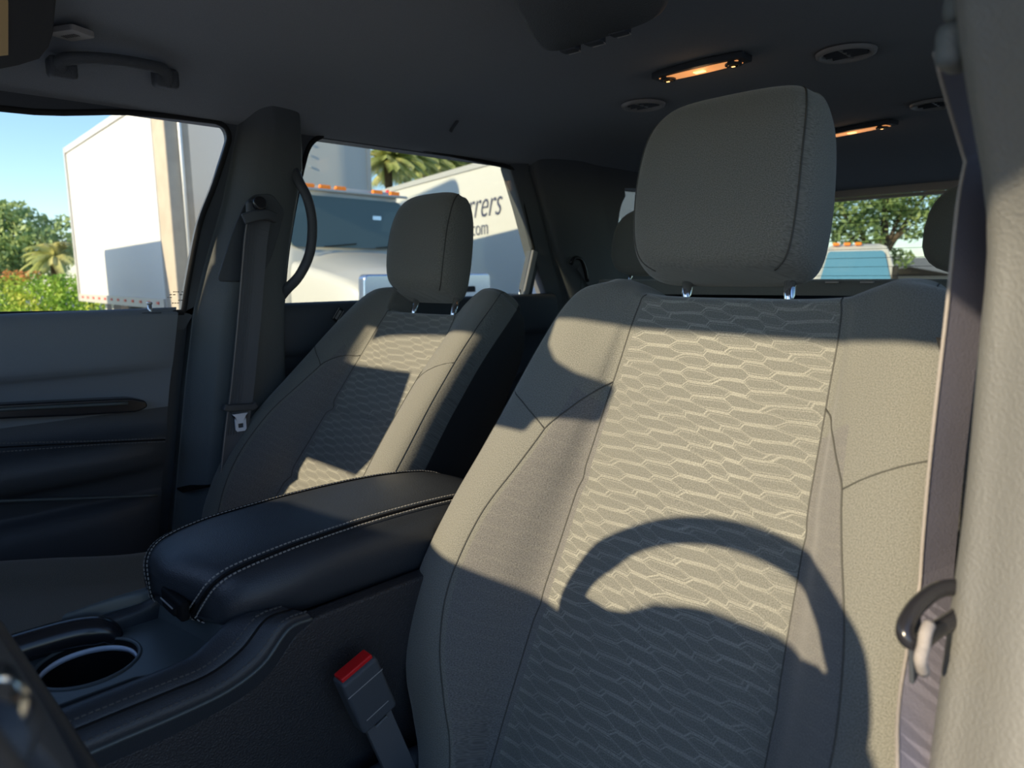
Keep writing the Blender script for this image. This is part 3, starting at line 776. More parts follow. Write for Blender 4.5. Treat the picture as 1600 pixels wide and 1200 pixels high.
# storage bin and driver-facing side
def con_side(sg):
    prof_t = [(-.30, .955), (-.05, .955)]
    pts = [(-.95, .58), (-.2, .58), (-.2, .985), (-.40, .985), (-.425, .975), (-.452, .950), (-.49, .930), (-.56, .925), (-.70, .925), (-.95, .92)]
    mb = MB(); poly_prism(mb, pts, 0, sg*.085, sg*.108); return mb.build('side_panel', 'grain', cons, bevel=.004)
con_side(1); con_side(-1)
mb = MB(); mb.box((0, -.24, .77), (.155, .42, .39)); mb.build('storage_bin', 'softblack', cons, bevel=.008)
# padded rails either side of the tray: swept profile following the rise to the armrest
def rail(sg):
    inn = [(.066, -.95, .955), (.068, -.80, .962), (.070, -.659, .966), (.072, -.60, .968), (.072, -.55, .969), (.071, -.519, .972), (.068, -.497, .982), (.062, -.475, .989), (.055, -.44, .985)]
    out = [(.112, -.95, .940), (.112, -.80, .945), (.112, -.66, .950), (.112, -.60, .951), (.112, -.55, .951), (.112, -.505, .953), (.112, -.468, .966), (.111, -.438, .992), (.108, -.41, .992)]
    rows = []
    for a, b in zip(inn, out):
        a = np.array(a); b = np.array(b); d = b-a; up = np.array([0, 0, 1.])
        if a[1] > -.53: up = np.array([0, -.5, .86])
        r = [a+up*-.035, a+up*-.008-d*.02, a+up*.004+d*.03, a+d*.25+up*.011, a+d*.5+up*.0125, a+d*.66+up*.0095, a+d*.72+up*.007, a+d*.85+up*.006, b+up*.001, b+up*-.008, b+up*-.03-d*.1]
        rows.append([p*np.array([sg, 1, 1]) for p in r])
    G = np.array([cr(np.array(r), 4) for r in rows]); G = cr(G, 6)
    o = grid_mesh('padded_rail', G, 'vinyl', cons, close_ring=False)
    return o, G
rr, RG = rail(1); rail(-1)
for j in (18, 31):
    P = [Vector(p)+Vector((.0, 0, .0008)) for p in RG[::2, j]]
    dashes(P, (.3, -.1, 1), step=.0055, ln=.0034, w=.0006, h=.0006).build('stitching', 'darkstitch', rr)
P = [Vector(p)+Vector((.0, 0, .0)) for p in RG[:, 24]]; mb = MB(); mb.tube(P, .0013, 6); mb.build('seam', 'dark', rr, smooth=True)
P = [Vector(p) for p in RG[:, 36]]; mb = MB(); mb.tube(P, .0022, 6); mb.build('rail_edge', 'console', rr, smooth=True)
# tray with round cup holder opening
def tray():
    zt = .958
    cxy = (-.022, -.590); r = .046
    v = []; f = []; n = 48
    outer = []
    x0, x1, y0, y1 = -.085, .085, -.95, -.40
    for k in range(n):
        a = 2*PI*k/n; dx, dy = math.cos(a), math.sin(a)
        t = min((x1-cxy[0])/dx if dx > 1e-6 else 9, (x0-cxy[0])/dx if dx < -1e-6 else 9, (y1-cxy[1])/dy if dy > 1e-6 else 9, (y0-cxy[1])/dy if dy < -1e-6 else 9)
        outer.append((cxy[0]+dx*t, cxy[1]+dy*t, zt))
    inner = [(cxy[0]+r*math.cos(2*PI*k/n), cxy[1]+r*math.sin(2*PI*k/n), zt) for k in range(n)]
    mb = MB(); v = outer+inner+[(x, y, zt-.004) for x, y, z in inner]
    f = [(k, (k+1) % n, n+(k+1) % n, n+k) for k in range(n)]+[(n+k, n+(k+1) % n, 2*n+(k+1) % n, 2*n+k) for k in range(n)]
    mb.add(v, f); tr = mb.build('tray', 'console', cons)
    mb = MB(); v = []
    for z, rr_ in ((zt, r), (zt-.02, r*.97), (zt-.075, r*.9), (zt-.08, r*.8)): v += [(cxy[0]+rr_*math.cos(2*PI*k/n), cxy[1]+rr_*math.sin(2*PI*k/n), z) for k in range(n)]
    f = [(i*n+k, i*n+(k+1) % n, (i+1)*n+(k+1) % n, (i+1)*n+k) for i in range(3) for k in range(n)]+[tuple(3*n+k for k in range(n))]
    mb.add(v, f); cup = mb.build('cup_holder', 'dark', cons, smooth=True)
    ringp = [(cxy[0]+(r-.0015)*math.cos(2*PI*k/n), cxy[1]+(r-.0015)*math.sin(2*PI*k/n), zt-.009) for k in range(n)]
    mb = MB(); mb.sweep(ringp, [(-.0008, -.003), (.0008, -.003), (.0008, .003), (-.0008, .003)], [tuple(Vector((math.cos(2*PI*k/n), math.sin(2*PI*k/n), 0))) for k in range(n)], closed=True)
    mb.build('cup_holder_ring', 'palemetal', cup, smooth=True)
    lip = [(cxy[0]+(r+.002)*math.cos(2*PI*k/n), cxy[1]+(r+.002)*math.sin(2*PI*k/n), zt) for k in range(n)]
    mb = MB(); mb.tube(lip, .0022, 8, closed=True); mb.build('cup_holder_lip', 'console', cup, smooth=True)
    # slot to the right of the holder
    pts = rounded([(.040, -.90), (.066, -.90), (.066, -.535), (.046, -.56)], .010)
    mb = MB(); poly_prism(mb, pts, 2, zt-.0, zt+.0012); mb.build('card_slot', 'dark', cons)
    mb = MB(); mb.tube([(.038, -.90, zt+.001), (.044, -.565, zt+.001), (.055, -.545, zt+.001), (.066, -.533, zt+.001)], .0012, 6); mb.build('slot_edge', 'console', cons, smooth=True)
    # grip bar left of the holder
    P = cr(np.array([(-.078, -.95, .968), (-.078, -.70, .970), (-.077, -.62, .971), (-.074, -.580, .969), (-.066, -.560, .963), (-.060, -.552, .952)]), 5)
    mb = MB(); mb.tube(P, list(np.interp(np.linspace(0, 1, len(P)), [0, .7, 1], [.017, .016, .008])), 16); mb.build('sliding_cover', 'gloss', cons, smooth=True)
    # walls that rise from the tray to the armrest
    L1 = cr(np.array([(-.093, -.60, .986), (-.094, -.55, .988), (-.086, -.515, .989), (-.060, -.502, .988), (0, -.492, .987), (.045, -.486, .986), (.064, -.492, .984), (.070, -.52, .975)]), 4)
    rows = [[(x*.93, y+.0, .956) for x, y, z in L1], [(x*.95, y+.002, .972) for x, y, z in L1], [(x*.975, y+.004, z-.003) for x, y, z in L1], [(x, y+.009, z+.001) for x, y, z in L1], [(x*1.05, y+.016, z-.001) for x, y, z in L1], [(x*1.2, y+.06, z-.006) for x, y, z in L1]]
    grid_mesh('rear_wall', cr(np.array(rows), 3), 'console', cons, close_ring=False)
    mb = MB(); mb.box((0, -.70, .76), (.15, .40, .20)); mb.build('console_body', 'softblack', cons)
tray()

# ================================================================== BUCKLE
bk = empty('seat_belt_buckle', (.165, -.28, .66), 'black belt buckle with red release button between console and driver seat', 'belt buckle')
tp = onX(553, 1042, .150); bt = onX(597, 1140, .150)
T = Vector(tp); B = Vector(bt); ax = (T-B).normalized(); wdir = Vector((0, 1, 0)); wdir = (wdir-ax*wdir.dot(ax)).normalized(); nd = ax.cross(wdir)
R = Matrix((wdir, nd, ax)).transposed()
mb = MB(); mb.box(T-ax*.037, (.047, .024, .074), R); bb = mb.build('buckle_body', 'softblack', bk, bevel=.005, seg=3)
mb = MB(); mb.box(T+ax*.0012, (.040, .016, .006), R); mb.build('release_button', 'red', bb, bevel=.0015)
for dzz, wln in ((.018, .046), (.058, .03)):
    mb = MB(); mb.box(T-ax*dzz-nd*.0122*(-1 if nd.x > 0 else 1), (wln, .0006, .0008), R); mb.build('moulded_line', 'ring', bb)
mb = MB(); mb.box(T-ax*.0765-nd*.008*(-1 if nd.x > 0 else 1), (.016, .003, .003), R); mb.build('rivet_bar', 'metal', bb)
mb = MB(); b2 = T-ax*.078; e2 = T-ax*.19
mb.sweep([b2, b2-ax*.05, e2], [(-.017, -.004), (.017, -.004), (.017, .004), (-.017, .004)], wdir); mb.build('stalk', 'webbing', bk, bevel=.001)
# seat-side rail cover at the foot of the buckle
rc = empty('seat_rail_cover', (.22, -.25, .58), 'black rounded plastic rail cover below the driver seat edge', 'seat trim')
P = cr(np.array([onX(*p, .14) for p in [(560, 1230), (610, 1200), (655, 1180), (700, 1150)]]), 4)
mb = MB(); mb.tube(P, .012, 12); mb.build('cover_edge', 'softblack', rc, smooth=True)
mb = MB(); mb.box((.15, -.27, .66), (.03, .22, .13)); mb.build('cover_side', 'softblack', rc, bevel=.006)

# ================================================================== BELTS
def ribbon(path, side, w, t=.0014): 
    mb = MB(); mb.sweep(path, [(-w/2, -t/2), (w/2, -t/2), (w/2, t/2), (-w/2, t/2)], side); return mb
pb = empty('seat_belt', (-.60, -.1, .8), 'dark webbing belt hanging down the passenger pillar with pale tongue', 'seat belt')
cx = [onX(*p, X) for p, X in [((405, 338), -.625), ((399, 380), -.618), ((389, 500), -.615), ((378, 610), -.615), ((371, 660), -.612), ((359, 770), -.605), ((350, 850), -.60)]]
P = cr(np.array(cx), 5)
ribbon([tuple(p) for p in P], (0.12, 1, 0), .047).build('webbing', 'webbing', pb)
for s in (-1, 1):
    mb = MB(); mb.tube([(p[0]+.0014, p[1]+s*.0232, p[2]) for p in P], .0011, 6); mb.build('webbing_edge', 'webedge' if s < 0 else 'webbing', pb, smooth=True)
mb = MB()
for k in range(-3, 4): mb.tube([(p[0]+.0009+.0001*abs(k), p[1]+k*.0055, p[2]) for p in P[:22]], .0006, 5)
mb.build('woven_ribs', 'webbing', pb, smooth=True)
g = onX(405, 330, -.615)
mb = MB(); mb.sweep([(g[0], g[1]-.034, g[2]-.018), (g[0]+.006, g[1]-.012, g[2]-.010), (g[0]+.006, g[1]+.012, g[2]-.006), (g[0], g[1]+.034, g[2]-.012)], [(-.010, -.006), (.010, -.006), (.012, .006), (-.010, .006)], (0, 0, 1))
gd = mb.build('belt_guide', 'softblack', pb, bevel=.003)
mb = MB(); mb.tube([(g[0]-.02, g[1], g[2]+.012), (g[0]+.010, g[1], g[2]+.016)], .014, 24); mb.build('anchor_cap', 'gloss', gd, bevel=.004, seg=3)
mb = MB(); mb.box((g[0]-.008, g[1], g[2]+.002), (.016, .046, .038)); mb.build('anchor_body', 'softblack', gd, bevel=.008, seg=3)
tgp = onX(374, 636, -.612)
mb = MB(); mb.sweep([(tgp[0]+.004, tgp[1]-.034, tgp[2]+.006), (tgp[0]+.004, tgp[1]-.026, tgp[2]+.002), (tgp[0]+.004, tgp[1]+.026, tgp[2]-.002), (tgp[0]+.004, tgp[1]+.034, tgp[2]+.003)], [(-.007, -.006), (.007, -.006), (.007, .006), (-.007, .006)], (0, 0, 1))
tgm = mb.build('tongue_grip', 'softblack', pb, bevel=.003)
tc = onX(376, 660, -.605)
def yzp(c, pts): return [(c[1]+a, c[2]+b) for a, b in pts]
mb = MB()
out = yzp(tc, [(-.016, .018), (-.011, .013), (-.011, -.014), (-.008, -.018), (.008, -.018), (.011, -.014), (.011, .013), (.016, .018)])
inn = yzp(tc, [(-.005, -.002), (-.0055, -.002), (-.0055, -.010), (-.005, -.011), (.005, -.011), (.0055, -.010), (.0055, -.002), (.005, -.002)])
n = 8; v = [(-.607, *p) for p in out]+[(-.607, *p) for p in inn]+[(-.604, *p) for p in out]+[(-.604, *p) for p in inn]
f = []
for i in range(n):
    j = (i+1) % n; f += [(i, j, n+j, n+i), (2*n+i, 3*n+i, 3*n+j, 2*n+j), (i, 2*n+i, 2*n+j, j), (n+i, n+j, 3*n+j, 3*n+i)]
mb.add(v, f); mb.build('tongue_plate', 'palemetal', tgm)

# driver's belt beside the camera
db = empty('seat_belt', (.64, -.25, .8), 'pale edged driver belt with folded tongue loop beside the sunlit pillar', 'seat belt')
cen = [onX(*p, X) for p, X in [((1500, 40), .640), ((1538, 220), .642), ((1524, 330), .641), ((1508, 480), .640), ((1489, 640), .638), ((1472, 800), .634), ((1462, 930), .634), ((1456, 1050), .646), ((1446, 1200), .662), ((1436, 1350), .672)]]
P = cr(np.array(cen), 6)
sides = []
fw = Vector(M3[:, 2])
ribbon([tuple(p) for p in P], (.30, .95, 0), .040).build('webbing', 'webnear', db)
sv = Vector((.30, .95, 0)).normalized()
mb = MB(); mb.tube([Vector(p)-(sv-tq*sv.dot(tq)).normalized()*.0200 for p, tq in [(P[i], (Vector(P[min(i+1, len(P)-1)])-Vector(P[max(i-1, 0)])).normalized()) for i in range(len(P))]], .0013, 8); mb.build('webbing_edge', 'webedge', db, smooth=True)
k0 = 30
c = Vector(onX(1450, 948, .655))
lp = [c+Vector(q)*.82 for q in [(.02, .03, .012), (.004, .012, .011), (-.004, -.012, .004), (-.006, -.030, -.006), (-.003, -.034, -.013), (.003, -.028, -.016), (.008, -.010, -.012), (.018, .02, -.006)]]
P2 = cr(np.array([tuple(p) for p in lp]), 5)
mb = MB(); mb.tube(P2, .0050, 12); tl = mb.build('tongue_loop', 'gloss', db, smooth=True)
c2 = Vector(onX(1430, 1015, .650))
mb = MB(); mb.box(c2, (.003, .018, .042), Matrix.Rotation(.35, 3, 'X')); mb.build('tongue_plate', 'softblack', tl, bevel=.001)
P3 = [Vector(onX(*p, .662)) for p in [(1452, 975), (1446, 990), (1443, 1010), (1438, 1030), (1443, 1050)]]
mb = MB(); mb.tube(cr(np.array([tuple(p) for p in P3]), 4), .0035, 8); mb.build('bunched_webbing', 'webedge', db, smooth=True)
a = Vector(onX(1492, 75, .655))
mb = MB(); mb.box(a, (.014, .026, .022)); mb.box(a+Vector((0, 0, .018)), (.012, .018, .016)); mb.build('upper_guide', 'pillar', db, bevel=.006, seg=3)
# driver's B pillar trim (close to the camera)
rows = []
zz = [1.72, 1.60, 1.48, 1.38, 1.30, 1.2, 1.1, 1.0, .9]
E_ = [(1478, 0), (1512, 90), (1535, 200), (1540, 330), (1526, 560), (1500, 840), (1474, 1020), (1450, 1200), (1425, 1400)]
ed = [onX(*p, .665) for p in E_]
for z in zz:
    y = float(np.interp(-z, [-e[2] for e in ed], [e[1] for e in ed]))
    rows.append([(.74, y-.035), (.715, y-.034), (.700, y-.028), (.682, y-.012), (.668, y), (.660, y+.03), (.658, y+.09), (.665, y+.17), (.70, y+.19), (.74, y+.19)])
G = np.array([[(x, y, z) for x, y in r] for r, z in zip(rows, zz)]); G = np.array([cr(g, 4) for g in G]); G = cr(G, 4)
struct(grid_mesh('trim_3', G, 'glarepillar', close_ring=False))
# second row belt guide on the far pillar
rb = empty('seat_belt_guide', (-.64, .97, 1.36), 'small black belt guide on the dark rear pillar', 'belt guide')
P = cr(np.array([onX(*p, -.64) for p in [(892, 412), (898, 403), (908, 406), (914, 420), (918, 440)]]), 4)
mb = MB(); mb.tube(P, .006, 8); mb.build('guide_loop', 'gloss', rb, smooth=True)
P = [onX(*p, -.645) for p in [(905, 415), (922, 440), (935, 480)]]
ribbon([tuple(p) for p in P], (0, 1, .1), .03).build('webbing', 'webbing', rb)

# ================================================================== CEILING FITTINGS
def handle(name, P, r, label, m, loc, group=None, ends=True):
    t = empty(name, loc, label, 'grab handle', group)
    Q = cr(np.array(P), 6); mb = MB(); mb.sweep([tuple(q) for q in Q], [(a*r[0], b*r[1]) for a, b in [(math.cos(k*PI/6), math.sin(k*PI/6)) for k in range(12)]], r[2])
    mb.build('grip', m, t, smooth=True); return t
hp = [onX(*p, X) for p, X in [((95, 112), -.600), ((98, 94), -.585), ((135, 91), -.575), ((180, 94), -.572), ((225, 101), -.575), ((256, 110), -.585), ((262, 132), -.600)]]
hd_ = handle('grab_handle', hp, (.010, .011, (0, .2, 1)), 'black padded ceiling grab handle above the front passenger window', 'plastic', (-.66, -.33, 1.71))
for p, X in (((98, 106), -.598), ((260, 122), -.598)):
    q = onX(*p, X); mb = MB(); mb.box((q[0]-.006, q[1], q[2]), (.03, .042, .034)); mb.build('mount', 'plastic', hd_, bevel=.008, seg=3)
bp = [onX(*p, X) for p, X in [((458, 262), -.66), ((468, 285), -.63), ((481, 312), -.610), ((488, 350), -.604), ((484, 395), -.606), ((468, 430), -.615), ((448, 452), -.645), ((440, 462), -.67)]]
handle('grab_handle', bp, (.010, .011, (0, 1, .1)), 'black curved grab handle on the passenger pillar beside the belt', 'softblack', (-.66, 0, 1.42))
# sun visor
vs = empty('sun_visor', (-.5, -.5, 1.72), 'grey folded sun visor with yellow label above passenger window', 'sun visor')
def zpt(px, py, z): q = onZ(px, py, z); return (float(q[0]), float(q[1]))
vp, vn_ = (-.5, -.5, 1.700), (-.30, 0, 1)
def vpt(px, py, off=0): q = onPl(px, py, (vp[0], vp[1], vp[2]+off), vn_); return Vector(q)
outl_ = [vpt(*p) for p in [(-90, 118), (0, 109), (30, 103), (62, 93), (76, 76), (83, 55), (88, 0), (92, -60), (60, -140), (-120, -140)]]
def slab3(name, P, dz_, m, parent, bevel=0):
    n = len(P); v = list(P)+[p+Vector((0, 0, dz_)) for p in P]; mb = MB()
    mb.add(v, [tuple(range(n)), tuple(range(2*n-1, n-1, -1))]+[(i, (i+1) % n, n+(i+1) % n, n+i) for i in range(n)]); return mb.build(name, m, parent, bevel=bevel, seg=3)
slab3('visor_panel', outl_, .012, 'visor', vs, .003)
slab3('warning_label', [vpt(*p, -.001) for p in [(-60, 95), (13, 86), (13, 4), (9, -20), (-60, -20)]], .0012, 'yellow', vs)
# small pale microphone grille
mg = empty('ceiling_grille', (-.6, -.41, 1.735), 'small pale grey oblong speaker grille in the ceiling over the passenger', 'grille')
c = onZ(109, 46, 1.732); c = Vector((c[0], c[1], 1.7325))
e1 = Vector(onZ(88, 50, 1.7325)); e2 = Vector(onZ(130, 43, 1.7325)); d = (e2-e1); L_ = d.length; d.normalize(); d2 = Vector((-d.y, d.x, 0))
hs = (Vector(onZ(109, 40, 1.7325))-Vector(onZ(109, 53, 1.7325))).length
pts = rounded([tuple((c+d*a+d2*b)[:2]) for a, b in [(-L_/2, -hs*.5), (L_/2, -hs*.45), (L_/2, hs*.5), (-L_/2*.85, hs*.5)]], .007)
mb = MB(); poly_prism(mb, pts, 2, 1.7225, 1.732); go = mb.build('grille_plate', 'mic', mg, bevel=.0015)
mb = MB(); Rr = Matrix((d, d2, Vector((0, 0, 1)))).transposed()
for k in range(7): mb.box(c+d*(k-3)*.0042+Vector((0, 0, -.0101)), (.0016, hs*.26, .0006), Rr)
mb.build('grille_slots', 'dark', go)
# round vents
def vent(px, py, rad, label, grp='round ceiling air vents'):
    c = Vector(onZ(px, py, 1.747)); c.z = 1.745
    t = empty('ceiling_vent', c, label, 'air vent', grp)
    n = 48; mb = MB(); prof_ = [(rad, .0), (rad*.97, -.005), (rad*.88, -.0075), (rad*.81, -.006), (rad*.78, .004)]
    v = []; f = []
    for r_, z in prof_: v += [(c.x+r_*math.cos(2*PI*k/n), c.y+r_*math.sin(2*PI*k/n), c.z+z) for k in range(n)]
    for i in range(len(prof_)-1): f += [(i*n+k, i*n+(k+1) % n, (i+1)*n+(k+1) % n, (i+1)*n+k) for k in range(n)]
    mb.add(v, f); mb.build('bezel', 'ring', t, smooth=True)
    mb = MB(); v = [(c.x+rad*.79*math.cos(2*PI*k/n), c.y+rad*.79*math.sin(2*PI*k/n), c.z+.002) for k in range(n)]; mb.add(v, [tuple(range(n))]); mb.build('duct', 'dark', t)
    for k in (-1, 0, 1):
        mb = MB(); w = 2*math.sqrt((rad*.70)**2-(k*rad*.36)**2); mb.box((c.x, c.y+k*rad*.36, c.z-.0005), (w, .0018, .009), Matrix.Rotation(.6, 3, 'X')); mb.build('louvre', 'softblack', t)
    mb = MB(); mb.box((c.x, c.y, c.z-.002), (.004, rad*1.3, .004)); mb.build('louvre_link', 'ring', t)
vent(1005, 162, .052, 'round grey ringed ceiling vent nearest the passenger window')
vent(1322, 80, .052, 'round ceiling vent highest above the driver headrest')
vent(1463, 160, .056, 'round grey ringed ceiling vent over the rear seat, driver side')
# dome lamps
def lamp(a, b, y_off, label, wid=.030, sp=(0, 1)):
    A = Vector(onZ(*a, 1.742)); B = Vector(onZ(*b, 1.742)); c = (A+B)/2
    d = (B-A).normalized(); L_ = (B-A).length; e = Vector((-d.y, d.x, 0))
    t = empty('dome_lamp', (c.x, c.y, 1.742), label, 'ceiling lamp', 'ceiling dome lamps')
    Rm = Matrix((d, e, Vector((0, 0, 1)))).transposed()
    def outl(s, tt):
        pts = []
        for k in range(13):
            x = -L_/2+L_*k/12; pts.append((x*s, (wid*(1-.35*(2*x/L_)**2))*tt))
        for k in range(13):
            x = L_/2-L_*k/12; pts.append((x*s, -(wid*(1-.35*(2*x/L_)**2))*tt))
        return [tuple((c+d*x+e*y)[:2]) for x, y in pts]
    mb = MB(); poly_prism(mb, outl(1, 1), 2, 1.734, 1.746); h = mb.build('lamp_housing', 'softblack', t, bevel=.002)
    mb = MB(); poly_prism(mb, outl(.86, .62), 2, 1.7325, 1.735); l = mb.build('lamp_lens', 'lens', t, bevel=.001)
    mb = MB(); mb.box((c.x, c.y, 1.7318), (.022, .012, .0018), Rm); mb.build('lamp_bulb', 'bulb', l, bevel=.0008)
    for s in (-1, 1):
        q = c+d*s*L_*.36
        n = 24; mb = MB(); mb.tube([(q.x, q.y, 1.7345), (q.x, q.y, 1.729)], .0155, n); ringm = mb.build('reading_lamp', 'softblack', t, bevel=.001)
        mb = MB(); mb.tube([(q.x, q.y, 1.730), (q.x, q.y, 1.7275)], [.0115, .009], n); mb.build('reading_lens', 'spot', ringm, smooth=True)
        mb = MB(); mb.box((q.x, q.y, 1.7272), (.006, .004, .001)); mb.build('reading_bulb', 'bulb', ringm)
    ld = bpy.data.lights.new('dome_light', 'POINT'); ld.energy = .02; ld.color = (1, .6, .3); ld.shadow_soft_size = .02
    lo = bpy.data.objects.new('lamp_glow', ld); C.objects.link(lo); lo.location = (c.x, c.y, 1.715); lo.parent = t; lo.matrix_parent_inverse = t.matrix_basis.inverted()
lamp((1026, 120), (1168, 86), 0, 'larger lit amber dome lamp, nearer the overhead console')
lamp((1272, 214), (1398, 189), 0, 'smaller lit amber dome lamp further back, partly behind the driver headrest')
# overhead console with switches
oc = empty('overhead_console', (.08, .05, 1.70), 'dark overhead console with small switches hanging from the ceiling', 'overhead console')
pts = [zpt(*p, 1.688) for p in [(814, 38), (836, 74), (858, 86), (900, 77), (1000, 45), (1038, 25), (1052, -5), (1046, -60), (900, -90), (800, -10)]]
lo_ = [tuple(q) for q in cr(np.array(pts), 4, closed=True)]
cen_ = np.mean(np.array(lo_), 0); hi_ = [tuple(cen_+(np.array(q)-cen_)*1.10) for q in lo_]; lo2 = [tuple(cen_+(np.array(q)-cen_)*.96) for q in lo_]
n = len(lo_); v = [(*p, 1.748) for p in hi_]+[(*p, 1.712) for p in hi_]+[(*p, 1.694) for p in lo_]+[(*p, 1.688) for p in lo2]
v = [(*p, 1.748) for p in lo_]+[(*p, 1.705) for p in lo_]+[(*p, 1.692) for p in lo2]+[(*tuple(cen_+(np.array(q)-cen_)*.88), 1.688) for q in lo_]
f = [(i*n+k, i*n+(k+1) % n, (i+1)*n+(k+1) % n, (i+1)*n+k) for i in range(3) for k in range(n)]+[tuple(3*n+k for k in range(n))]
mb = MB(); mb.add(v, f); mb.build('console_body', 'plastic', oc, smooth=True)
for px_, py_ in ((891, 79), (929, 67), (968, 52)):
    q = Vector(onZ(px_, py_, 1.688)); mb = MB(); mb.box((q.x, q.y, 1.692), (.030, .018, .012), Matrix.Rotation(.1, 3, 'Z')); sw = mb.build('switch', 'softblack', oc, bevel=.003)
    mb = MB(); mb.tube([(q.x-.010, q.y+.009, 1.686), (q.x+.013, q.y+.010, 1.686), (q.x+.0145, q.y+.004, 1.686)], .0007, 6); mb.build('switch_edge', 'trim', sw, smooth=True)
# coat hook
ch = empty('coat_hook', (-.6, .42, 1.72), 'tiny black coat hook above the rear passenger window', 'coat hook')
P = [onX(*p, X) for p, X in [((718, 180), -.60), ((714, 190), -.592), ((707, 200), -.595), ((704, 206), -.60)]]
mb = MB(); mb.tube(cr(np.array(P), 4), .004, 8); mb.build('hook', 'plastic', ch, smooth=True)

# ================================================================== WHEEL, DASH, MIRROR (partly or wholly ahead of the frame; they shade the seats)
sw = empty('steering_wheel', (.378, -.735, 1.195), 'black leather steering wheel rim close up at lower left corner', 'steering wheel')
th = math.radians(20.5); Wc = Vector((.388, -.716, 1.181)); dn = Vector((0, math.sin(th), -math.cos(th))); nw = Vector((0, math.cos(th), math.sin(th)))
ex_ = Vector((1, 0, 0))
def wp(a, r, p=0): return Wc+(ex_*math.cos(a)+dn*math.sin(a))*r+nw*p
n = 96
rads = []
for k in range(n):
    a = 2*PI*k/n
    b = .0165+.0045*sum(math.exp(-((math.atan2(math.sin(a-c0), math.cos(a-c0)))/.16)**2) for c0 in (math.radians(-32), math.radians(212)))
    rads.append(b)
mb = MB(); v = []; m_ = 14
for k in range(n):
    a = 2*PI*k/n; rr_ = .173
    for q in range(m_):
        b = 2*PI*q/m_; v.append(wp(a, rr_-.002+rads[k]*math.cos(b), .0135*math.sin(b)))
f = [(k*m_+q, k*m_+(q+1) % m_, ((k+1) % n)*m_+(q+1) % m_, ((k+1) % n)*m_+q) for k in range(n) for q in range(m_)]
mb.add(v, f); mb.build('rim', 'vinyl', sw, smooth=True)
def spoke(pts, p0, p1, name, m):
    v = [Wc+ex_*x-dn*y+nw*p0 for x, y in pts]+[Wc+ex_*x-dn*y+nw*p1 for x, y in pts]; n = len(pts)
    mb = MB(); mb.add(v, [tuple(range(n)), tuple(range(2*n-1, n-1, -1))]+[(i, (i+1) % n, n+(i+1) % n, n+i) for i in range(n)])
    return mb.build(name, m, sw, bevel=.004, seg=2)
for s in (-1, 1):
    pts = [(s*.165, .030), (s*.120, .022), (s*.07, .035), (s*.06, -.05), (s*.10, -.045), (s*.163, -.035)]
    spoke(pts if s > 0 else pts[::-1], -.004, -.022, 'spoke', 'gloss')
spoke([(-.025, -.03), (.025, -.03), (.03, -.165), (-.03, -.165)], -.004, -.02, 'spoke', 'gloss')
hub = [(.078*math.cos(a)*1.05, .062*math.sin(a)-.005) for a in np.linspace(0, 2*PI, 28, endpoint=False)]
spoke(hub, .012, -.045, 'airbag_hub', 'softblack')
P = [wp(a, .158, .0155) for a in np.linspace(-.5, .25, 12)]
mb = MB(); mb.tube([wp(a, r_, .004) for a, r_ in ((-.30, .160), (-.26, .135), (-.18, .11), (-.1, .08))], [.014, .012, .012, .014], 12); mb.build('spoke_cover', 'softblack', sw, smooth=True)
mb = MB(); mb.tube([wp(-.28, .150, .008), wp(-.30, .135, .012), wp(-.34, .112, .013)], [.006, .009, .007], 12); mb.build('bright_spoke_trim', 'chrome', sw, smooth=True)
mb = MB(); mb.tube([Wc-nw*.04, Wc-nw*.34], .045, 16); mb.build('column', 'softblack', sw, smooth=True)

# dashboard
da = empty('dashboard', (0, -1.3, .9), 'black dashboard top ahead of the front seats', 'dashboard')
prof_ = [(-1.75, .60), (-1.75, 1.17), (-1.45, 1.18), (-1.12, 1.20), (-1.04, 1.20), (-.99, 1.18), (-.98, 1.12), (-1.05, .95), (-1.15, .60)]
mb = MB(); poly_prism(mb, prof_, 0, -.70, .70); mb.build('dash_body', 'plastic', da, bevel=.02, seg=3)
mb = MB(); hood = [(-.66, 1.20), (-.66, 1.236), (-.35, 1.245), (-.20, 1.285), (-.12, 1.306), (0, 1.312), (.07, 1.296), (.124, 1.286), (.174, 1.271), (.22, 1.270), (.26, 1.296), (.30, 1.322), (.36, 1.336), (.43, 1.336), (.50, 1.322), (.55, 1.300), (.58, 1.25), (.60, 1.20)]
v = [(x, -.98, z) for x, z in hood]+[(x, -1.30, z-.04) for x, z in hood]; n = len(hood)
mb.add(v, [tuple(range(n)), tuple(range(2*n-1, n-1, -1))]+[(i, (i+1) % n, n+(i+1) % n, n+i) for i in range(n)]); mb.build('cluster_hood', 'plastic', da, bevel=0)
# unseen board added to shade the passenger seat, then the mirror
sh = empty('seat_shade_caster', (-.55, -.96, 1.43), 'dark folding shade panel hung inside the passenger half of the windscreen', 'sunshade')
pts = [(-.72, 1.205), (-.575, 1.205), (-.572, 1.322), (-.391, 1.322), (-.372, 1.36), (-.366, 1.40), (-.378, 1.467), (-.384, 1.494), (-.400, 1.547), (-.600, 1.545), (-.608, 1.655), (-.72, 1.655)]
mb = MB(); poly_prism(mb, pts, 1, -.955, -.945); mb.build('shade_board', 'visor', sh, bevel=.001)
mb = MB(); mb.tube([(-.66, -.95, 1.60), (-.66, -.95, 1.67)], .004, 8); mb.build('hanger', 'softblack', sh, smooth=True)
mi = empty('rear_view_mirror', (0, -.86, 1.5), 'black rear view mirror hanging at the windscreen centre', 'mirror')
pts = rounded([(-.10, 1.432), (.112, 1.431), (.118, 1.452), (.172, 1.468), (.178, 1.515), (.139, 1.520), (.109, 1.532), (.085, 1.555), (.07, 1.61), (-.02, 1.62), (-.06, 1.54), (-.10, 1.52)], .006, 3)
